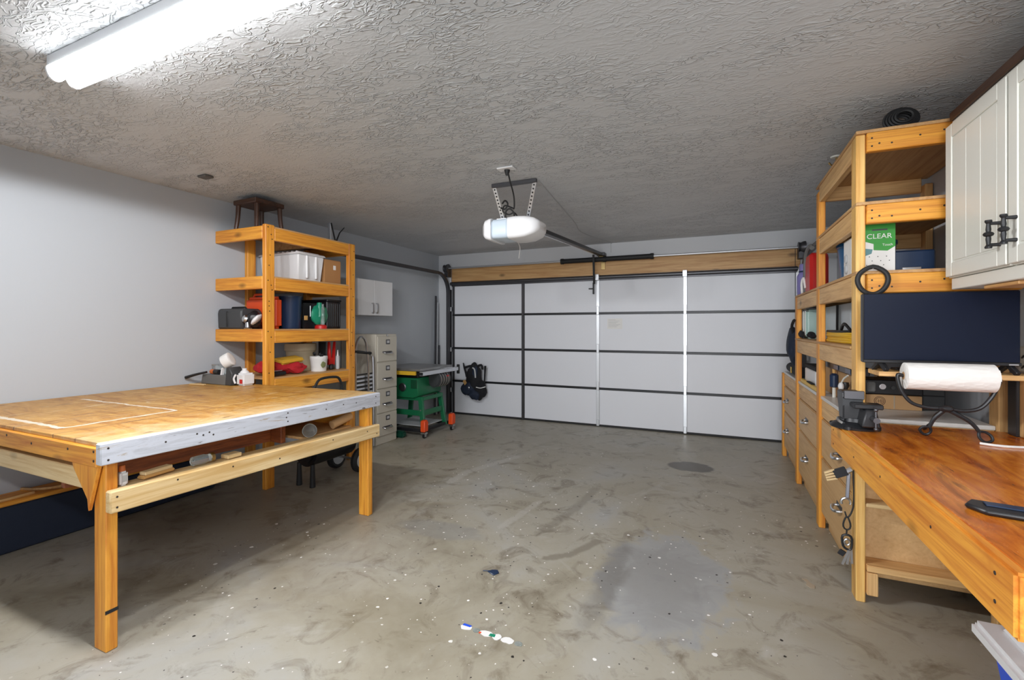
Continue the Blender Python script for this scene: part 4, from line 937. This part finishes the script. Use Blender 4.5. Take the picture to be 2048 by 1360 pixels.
# paper towel holder
t = thing('paper_towel_holder', 'black iron towel holder with stirrup feet and a white roll', 'paper towel holder', (.9, 2.6, .916))
yt = 2.575
MB().tube([(.762, yt, 1.178), (.735, yt, 1.186), (.737, yt, 1.15), (.752, yt, 1.105), (.785, yt, 1.062), (.84, yt, 1.046), (.90, yt, 1.046), (.96, yt, 1.040), (1.01, yt, 1.055), (1.045, yt, 1.10), (1.066, yt, 1.15), (1.072, yt, 1.180), (1.05, yt, 1.182)], .0075, 10, smooth=5).build('arch', 'iron', t)
MB().cyl((.74, yt, 1.182), (1.07, yt, 1.182), .006, seg=10).build('spindle', 'iron', t)
MB().blob((.90, yt-.004, 1.046), (.028, .014, .014), wob=.2, sub=3).build('hub', 'iron', t)
for ex, ey, tx, ty in ((.838, 2.60, -1, .35), (1.03, 2.56, 1, -.1), (.90, 2.76, 0, 1)):
    a = Vector((.90, yt, 1.045)); e = Vector((ex, ey, .935)); m_ = a.lerp(e, .55)+Vector((0, 0, .015))
    b = MB().tube([a, m_, a.lerp(e, .8)], lambda u: .009-.002*u, 8, smooth=4)
    c0 = a.lerp(e, .8); dd = (e-a).normalized(); sd = dd.cross(Vector((.3, -1, .2))).normalized()
    L_ = (c0.z-.925)/abs(dd.z) if dd.z else .05
    b.tube([c0, c0+dd*L_*.25+sd*.020, c0+dd*L_*.75+sd*.022, c0+dd*L_, c0+dd*L_*.75-sd*.014, c0+dd*L_*.3-sd*.014], .0055, 8, closed=True, smooth=4)
    b.build('foot', 'iron', t)
t = thing('paper_towel_roll', 'white quilted paper towel roll on the black iron holder', 'paper towels', (.905, yt, 1.182))
MB().lathe([(.0175, 0), (.050, 0), (.0585, .004), (.0590, .148), (.0585, .298), (.050, .302), (.0175, .302), (.0175, .301)], (.754, yt, 1.182), (1, 0, 0), 40).build('roll', 'towel', t)
MB().cyl((.7535, yt, 1.182), (.7545, yt, 1.182), .0175, seg=20).build('core', 'card2', t)
MB().strip([(.905, yt-.0592*math.cos(R(a)), 1.182+.0592*math.sin(R(a))) for a in (40, 25, 12, 2, -6)], .298, .0012, (1, 0, 0)).build('loose_sheet', 'towel', t)
# phone sized tool on the bench
t = thing('utility_tool', 'black handled tool lying flat on the near end of the bench', 'tool', (.70, 1.60, .916))
MB().prism([(.628, 1.655), (.600, 1.610), (.625, 1.565), (.86, 1.515), (.86, 1.610)], 'Z', .917, .931, .005).build('tool_body', 'black', t)
MB().prism([(.645, 1.630), (.640, 1.600), (.86, 1.555), (.86, 1.598)], 'Z', .9312, .935, .001).build('inset', 'navyp', t)
tag(MB().tube([(.98, 2.50, .922), (1.04, 2.48, .921), (1.12, 2.49, .921), (1.22, 2.50, .922)], .005, 8, smooth=4).build('white_cable', 'paper', at=(1.08, 2.49, .916)), 'white cable lying on the bench behind the towel holder foot', 'cable')

# ------------------------------------------------------------------ upper cabinets
def panel_door(y0, y1, c):
    d_ = B(.966, .986, y0, y1, 1.622, 2.318, .006, 2).build('door', 'cream', c)
    w_ = .062
    b = MB()
    for a, e, z0, z1 in ((y0+.004, y0+w_, 1.626, 2.314), (y1-w_, y1-.004, 1.626, 2.314), (y0+w_, y1-w_, 1.626, 1.626+w_), (y0+w_, y1-w_, 2.314-w_, 2.314)): b.box(.9595, .967, a, e, z0, z1, .003)
    b.build('door_frame', 'cream', d_)
    b = MB(); n = 3; ww = (y1-y0-2*w_-.016)/n
    for k in range(n): b.box(.9625, .968, y0+w_+.008+k*ww+.0012, y0+w_+.008+(k+1)*ww-.0012, 1.626+w_+.008, 2.314-w_-.008, .0015)
    b.build('bead_panel', 'cream', d_)
    return d_
c = thing('wall_cabinet', 'cream panelled wall cabinet with iron pulls above the workbench', 'cabinet', (1.12, 2.28, 1.57))
B(.987, 1.268, 1.80, 2.762, 1.622, 2.345, .003).build('cabinet_box', 'cream', c)
B(.985, 1.268, 1.80, 2.762, 1.570, 1.6215, .003).build('bottom_rail', 'cream', c)
B(.978, 1.268, 1.78, 2.764, 2.3455, 2.385, .003).build('crown_strip', 'dkY', c)
for (a, e), hy in (((2.262, 2.756), 2.300), ((1.806, 2.256), 2.200)):
    d_ = panel_door(a, e, c)
    h = MB()
    for z in (1.705, 1.785): h.cyl((.960, hy, z), (.930, hy, z), .007, .006, 10)
    h.lathe([(.010, 0), (.011, .006), (.006, .014), (.008, .035), (.007, .044), (.013, .047), (.016, .053), (.013, .059), (.007, .062), (.008, .071), (.006, .092), (.011, .100), (.010, .106)], (.926, hy, 1.692), seg=14)
    h.build('pull', 'iron', d_)
MB().cyl((.99, 2.18, 1.566), (.99, 2.18, 1.572), .01, seg=10).build('bumper', 'paper', c)
for y in (2.4, 1.95): B(1.0, 1.26, y-.12, y+.12, 1.555, 1.569, .003).build('under_strip', 'tanY', c)

# ------------------------------------------------------------------ things on the right shelving
t = thing('hose_coil', 'black rolled rubber hose on top of the right shelving', 'hose', (.86, 3.0, 2.392))
b = MB()
for k in range(5): b.tube([(.865+(.036+k*.009)*math.cos(a), 2.94+.012*k, 2.462+(.028+k*.007)*math.sin(a)+.006) for a in [j*math.pi/12 for j in range(24)]], .0072, 6, closed=True)
for k in range(4): b.tube([(.865+(.040+k*.009)*math.cos(a), 3.02-.01*k, 2.462+(.030+k*.007)*math.sin(a)+.004) for a in [j*math.pi/12 for j in range(24)]], .0072, 6, closed=True)
b.build('hose', 'rub', t)
z = 1.680
t = thing('printed_carton', 'green and white printed carton on the third shelf of the right unit', 'carton', (.77, 2.98, z))
B(.703, .833, 2.955, 3.05, z+.001, z+.252, .002).build('carton_body', 'paper', t)
b = MB().prism([(.7035, z+.165), (.742, z+.150), (.742, z+.118), (.80, z+.112), (.8325, z+.135), (.8325, z+.2515), (.7035, z+.2515)], 'Y', 2.9535, 2.9549, 0); b.build('green_print', 'kgreen', t)
MB().prism([(.7035, z+.128), (.738, z+.122), (.733, z+.10), (.7035, z+.088)], 'Y', 2.9535, 2.9549, 0).build('teal_print', 'teal', t)
b = MB()
for k in range(9): b.cyl((.712+.012*k, 2.9542, z+.04+.022*((k*5) % 3)), (.712+.012*k, 2.9552, z+.04+.022*((k*5) % 3)), .0025, seg=8)
b.build('printed_dots', 'dgrey', t)
text('CLEAR', .036, (.765, 2.9530, z+.188), (R(90), 0, 0), 'paper', t)
text('Touch', .017, (.800, 2.9530, z+.143), (R(90), 0, 0), 'paper', t)
B(.735, .80, 2.9532, 2.954, z+.218, z+.226, 0).build('print_bar', 'dgrey', t)
t = thing('equipment_case', 'dark navy case lying beside the green and white carton', 'case', (.94, 3.1, z))
B(.848, 1.02, 3.03, 3.30, z+.001, z+.118, .008).build('case_body', 'navyp', t)
B(.88, .96, 3.024, 3.031, z+.014, z+.03, .002).build('latch', 'steel', t)
t = thing('card_pack', 'white blister pack with two round prints behind the front post', 'package', (.70, 3.28, z))
B(.692, .72, 3.165, 3.335, z+.001, z+.225, .003).build('pack_card', 'paper', t)
for zz in (.055, .115): MB().lathe([(.026, 0), (.028, .004), (.02, .010)], (.692, 3.265, z+zz), (-1, 0, 0), 20).build('blister', 'lgrey', t)
t = thing('bucket', 'dark blue bucket on the third shelf of the right unit', 'bucket', (.86, 3.55, z))
MB().lathe([(.125, .001), (.13, .02), (.148, .22), (.155, .225), (.155, .245), (.145, .245), (.13, .03)], (.855, 3.56, z)).build('bucket_wall', 'blue', t)
t = thing('spray_jug', 'lavender bottle at the far end of the third right shelf', 'bottle', (.72, 4.80, z))
MB().lathe([(.05, .001), (.055, .03), (.055, .17), (.04, .20), (.032, .21), (.036, .215), (.036, .27), (.03, .28)], (.705, 4.815, z), seg=24).build('bottle_body', 'purple', t)
MB().lathe([(.04, .205), (.042, .21), (.04, .218)], (.705, 4.815, z)).build('collar', 'navyp', t)
t = thing('jump_starter', 'red case with grey frame and white strap on the third right shelf', 'case', (.76, 4.5, z))
MB().prism([(4.42, z+.001), (4.66, z+.001), (4.66, z+.28), (4.60, z+.33), (4.45, z+.33), (4.42, z+.29)], 'X', .69, .82, .02).build('case_body', 'red', t)
MB().tube([(.70, 4.69, z+.02), (.70, 4.70, z+.20), (.70, 4.67, z+.32), (.70, 4.58, z+.375), (.70, 4.46, z+.385), (.70, 4.40, z+.36)], .018, 8, smooth=4).build('grey_frame', 'grey', t)
MB().tube([(.675, 4.70, z+.01), (.672, 4.70, z+.10), (.68, 4.66, z+.14), (.688, 4.62, z+.05)], .010, 8, smooth=4).build('white_strap', 'paper', t)
z = 1.297
t = thing('white_carton', 'tall white box behind the yellow cord on the right shelf', 'box', (1.0, 4.1, z))
B(.80, 1.20, 3.68, 4.58, z+.001, z+.262, .003).build('box_body', mat('pale_blue_white', srgb(196, 206, 212), .4), t)
MB().tube([(.79, 3.99, z+.26), (.789, 3.99, z+.12), (.788, 3.985, z+.08)], .008, 8).build('hanging_cord', 'rub', t)
t = thing('extension_cord', 'yellow extension cord coiled flat on the right shelf', 'extension cord', (.75, 3.45, z))
b = MB()
for k in range(5):
    b.tube([(.737+(.050-.005*(k % 3))*math.cos(a), 3.60+(.36-.02*(k % 2))*math.sin(a), z+.010+.0125*k) for a in [j*math.pi/14 for j in range(28)]], .0085, 6, closed=True)
b.build('coiled_cord', 'yel', t)
b = MB()
b.tube([(.737+.046*math.cos(a), 3.60+.34*math.sin(a), z+.072) for a in [j*math.pi/14 for j in range(28)]], .009, 6, closed=True)
b.tube([(.71, 3.26, z+.08), (.70, 3.36, z+.12), (.71, 3.48, z+.085)], .009, 6, smooth=4)
b.build('black_cord', 'rub', t)
t = thing('plastic_tub', 'clear green tinted plastic tub on the far right shelf', 'tub', (.80, 4.45, z))
MB().box(.692, .88, 4.61, 4.865, z+.001, z+.25, .02, 2).build('tub_wall', mat('tinted_plastic', (.42, .58, .54), .12), t)
MB().box(.688, .884, 4.605, 4.868, z+.2505, z+.27, .006).build('tub_lid', 'dsteel', t)
for y in (4.64, 4.74): B(.686, .692, y-.01, y+.01, z+.03, z+.24, .002).build('strip', 'paper', t)
tag(MB().blob((.668, 4.695, z+.038), (.016, .07, .030), (0, 0, .1), .3, 2).build('work_glove', 'soft', at=(.668, 4.695, z)), 'larger black glove bunched up by the far post of the right shelf', 'glove', 'gloves on the right shelf')
tag(MB().blob((.70, 4.42, z+.034), (.03, .08, .022), (.2, 0, 0), .3, 6).build('work_glove', 'soft', at=(.70, 4.42, z)), 'flat black glove lying in front of the clear tub', 'glove', 'gloves on the right shelf')
z = .920
t = thing('cardboard_box', 'cardboard box with black tray top on the counter behind the vise', 'box', (.95, 3.4, z))
B(.745, .788, 3.30, 4.18, z+.001, z+.195, .002).build('box_body', 'card2', t)
t = thing('black_tray', 'dark blue and black tool trays on top of the cardboard box', 'tray', (.74, 3.4, z+.196))
B(.70, .788, 3.20, 4.02, z+.197, z+.245, .005).build('tray_body', 'black', t)
for y in (3.2, 3.5): B(.696, .70, y, y+.12, z+.205, z+.235, .002).build('tray_front', 'navyp', t)
t = thing('spray_bottle', 'navy pump bottle hanging by the cardboard box behind the vise', 'bottle', (.70, 3.12, z))
MB().lathe([(.020, .07), (.026, .075), (.026, .15), (.020, .158), (.009, .165)], (.722, 3.74, z)).build('bottle_body', 'navyp', t)
MB().lathe([(.011, .001), (.010, .07)], (.722, 3.74, z)).build('bottle_stem', 'cream', t)
MB().lathe([(.010, .165), (.011, .20), (.007, .21)], (.722, 3.74, z)).build('bottle_neck', 'tan', t)
t = thing('desk_lamp', 'small white headed lamp on a black base behind the vise', 'lamp', (.735, 2.99, z))
MB().lathe([(.03, .001), (.032, .02), (.015, .04), (.012, .10), (.02, .12), (.016, .14)], (.715, 3.40, z)).build('lamp_base', 'black', t)
MB().blob((.690, 3.39, z+.115), (.016, .02, .026), sub=2).build('lamp_shade', 'white', t)
MB().tube([(.695, 3.395, z+.14), (.70, 3.37, z+.165), (.705, 3.30, z+.19)], .005, 8).build('lamp_arm', 'cream', t)
t = thing('white_box', 'white box with black lid on the middle right counter', 'box', (.78, 4.35, z))
B(.69, .95, 4.21, 4.66, z+.001, z+.13, .006).build('box_body', 'white', t)
B(.69, .96, 4.20, 4.68, z+.131, z+.165, .008).build('box_lid', 'soft', t)
t = thing('yellow_level', 'yellow and black level lying in front of the white box', 'level', (.67, 4.35, z))
B(.662, .685, 4.0, 4.70, z+.001, z+.030, .004).build('level_body', 'yel', t)
B(.6615, .6855, 4.2, 4.4, z+.0305, z+.040, .002).build('level_top', 'soft', t)
t = thing('tool_roll', 'dark tool roll on the far counter nearest the garage door', 'tool roll', (.72, 5.3, z))
MB().cyl((.72, 5.0, z+.052), (.72, 5.70, z+.052), .05, seg=18, bev=.015).build('roll_body', 'soft', t)
B(.668, .672, 5.3, 5.36, z+.02, z+.08, .001).build('roll_strap', 'yel', t)
t = thing('duffel_bag', 'black bag hanging at the far post of the right shelving', 'bag', (.60, 4.98, 1.3))
MB().blob((.655, 5.06, 1.225), (.055, .16, .175), (0, 0, 0), .2, 5).build('bag_body', 'navy', t)
MB().tube([(.645, 4.98, 1.33), (.625, 4.92, 1.40), (.628, 4.84, 1.45), (.634, 4.82, 1.46)], .012, 8, smooth=3).build('bag_strap', 'soft', t)
# ring on the end board
t = thing('belt_loop', 'black rubber loop hanging on the end board above the monitor', 'rubber loop', (.705, 2.825, 1.635))
MB().tube([(.705+.062*math.cos(R(a)), 2.822, 1.632+r_*math.sin(R(a))) for a, r_ in ((90, .066), (40, .062), (0, .02), (-40, .066), (-75, .07), (-105, .07), (-140, .066), (180, .02), (140, .062))], .0115, 10, closed=True, smooth=3).build('loop', 'rub', t)
MB().cyl((.705, 2.842, 1.692), (.705, 2.815, 1.692), .004, seg=8).build('nail', 'steel', t)
# brush, wrench and key clip on the post
t = thing('paintbrush', 'paintbrush with tan bristles hanging above the wrench on the post', 'paintbrush', (.62, 2.9, .66))
MB().obox((.584, 2.888, .640), (.060, .020, .044), (0, -.45, 0), .002).build('ferrule', 'iron', t)
b = MB()
for k in range(4): b.obox((.536+.004*k, 2.888, .628-.013*k+.012), (.05, .018, .010), (0, -.45+.05*k, 0), .002)
b.build('bristles', 'bristle', t)
MB().obox((.622, 2.888, .655), (.035, .018, .022), (0, -.6, 0), .005).build('handle', 'steel', t)
t = thing('wrench', 'chrome wrench hanging below the paintbrush on the post', 'wrench', (.62, 2.89, .55))
MB().obox((.617, 2.886, .575), (.018, .007, .135), (0, .05, 0), .003).build('shank', 'steel', t)
MB().tube([(.609+.021*math.cos(R(a)), 2.886, .490+.021*math.sin(R(a))) for a in range(-30, 211, 20)], .0065, 8).build('open_jaw', 'steel', t)
MB().tube([(.640, 2.888, .66), (.643, 2.888, .52), (.636, 2.888, .45), (.615, 2.886, .41), (.604, 2.886, .44)], .004, 8, smooth=4).build('hang_cord', 'rub', t)
t = thing('key_clip', 'black and silver key clip hanging lowest on the post', 'key clip', (.62, 2.885, .3))
MB().tube([(.612+.016*math.cos(R(a))*(.5+.5*(1-math.sin(R(a)))/1.2), 2.884, .382+.034*math.sin(R(a))) for a in range(0, 360, 24)], .0042, 8, closed=True).build('wire_loop', 'rub', t)
MB().tube([(.612, 2.884, .345), (.610, 2.884, .325)], .004, 8).build('link', 'iron', t)
MB().tube([(.594, 2.884, .315), (.630, 2.884, .315), (.632, 2.884, .262), (.62, 2.884, .245), (.596, 2.884, .262)], .006, 8, closed=True, smooth=3).build('clip_frame', 'iron', t)
MB().tube([(.612+.012*math.cos(R(a)), 2.882, .285+.015*math.sin(R(a))) for a in range(0, 360, 30)], .005, 8, closed=True).build('clip_ring', 'steel', t)
for k in range(3): MB().obox((.606+.013*k, 2.880+.002*k, .205+.006*k), (.013, .004, .085), (0, .35-.2*k, 0), .003).build('key', 'steel', t)
MB().obox((.590, 2.884, .225), (.03, .006, .03), (0, .5, 0), .008).build('fob', 'iron', t)

# storage bin under the bench
t = thing('storage_bin', 'blue plastic storage bin with white lid under the bench', 'bin', (1.0, 1.75, 0))
MB().hexa([(.87, 1.43, .002), (1.20, 1.43, .002), (1.20, 1.98, .002), (.87, 1.98, .002)], [(.81, 1.40, .375), (1.23, 1.40, .375), (1.23, 2.0, .375), (.81, 2.0, .375)], .015).build('bin_body', 'bblue', t)
MB().box(.770, 1.245, 1.36, 2.03, .376, .428, .014, 2).build('bin_lid', 'white', t)
MB().hexa([(.825, 1.40, .4285), (1.21, 1.40, .4285), (1.21, 1.985, .4285), (.825, 1.985, .4285)], [(.85, 1.43, .47), (1.19, 1.43, .47), (1.19, 1.96, .47), (.85, 1.96, .47)], .008).build('lid_dome', 'white', t)

# ------------------------------------------------------------------ things on the floor
t = thing('plastic_scrap', 'small blue plastic scrap on the bare floor', 'scrap', (-1.17, 2.346, 0))
MB().prism([(-1.20, 2.34), (-1.15, 2.315), (-1.13, 2.35), (-1.15, 2.375), (-1.18, 2.365)], 'Z', .001, .007, .002).build('scrap_body', 'navyp', t)
MB().tube([(-1.19, 2.35, .004), (-1.225, 2.335, .004)], .0025, 6).build('scrap_tail', 'navyp', t)
t = thing('torn_label', 'torn crumpled label strip with blue end on the front floor', 'label', (-.93, 1.86, 0))
P0, P1 = Vector((-1.094, 1.868, 0)), Vector((-.775, 1.862, 0))
for k in range(6):
    p = P0.lerp(P1, (k+.5)/6)
    rx, ry = (.030, .018, .034, .022, .031, .020)[k], (.020, .015, .018, .020, .021, .016)[k]
    poly = [(p.x+rx*math.cos(q*math.pi/6)*random.uniform(.88, 1.08), p.y+ry*math.sin(q*math.pi/6)*random.uniform(.8, 1.15)) for q in range(12)]
    MB().prism(poly, 'Z', .001, .0025+.0008*(k % 2), 0).build('paper_piece', 'paper' if k not in (1, 5) else 'glass', t)
MB().prism([(-1.09, 1.872), (-1.05, 1.872), (-1.045, 1.884), (-1.088, 1.886)], 'Z', .003, .0038, 0).build('blue_print', 'bblue', t)
MB().prism([(-.945, 1.855), (-.915, 1.855), (-.918, 1.874), (-.943, 1.872)], 'Z', .003, .0038, 0).build('teal_print', 'lgreen', t)
MB().cyl((-.99, 1.858, .003), (-.99, 1.858, .0037), .006, seg=12).build('orange_print', 'orange', t)
tag(MB().prism([(.425, 2.985), (.445, 2.955), (.437, 2.92), (.455, 2.895), (.475, 2.90), (.480, 2.93), (.460, 2.955), (.452, 2.99)], 'Z', .001, .004, .001).build('wood_shaving', 'lead', at=(.45, 2.94, 0)), 'pale curled wood shaving on the floor beside the bench leg', 'shaving')
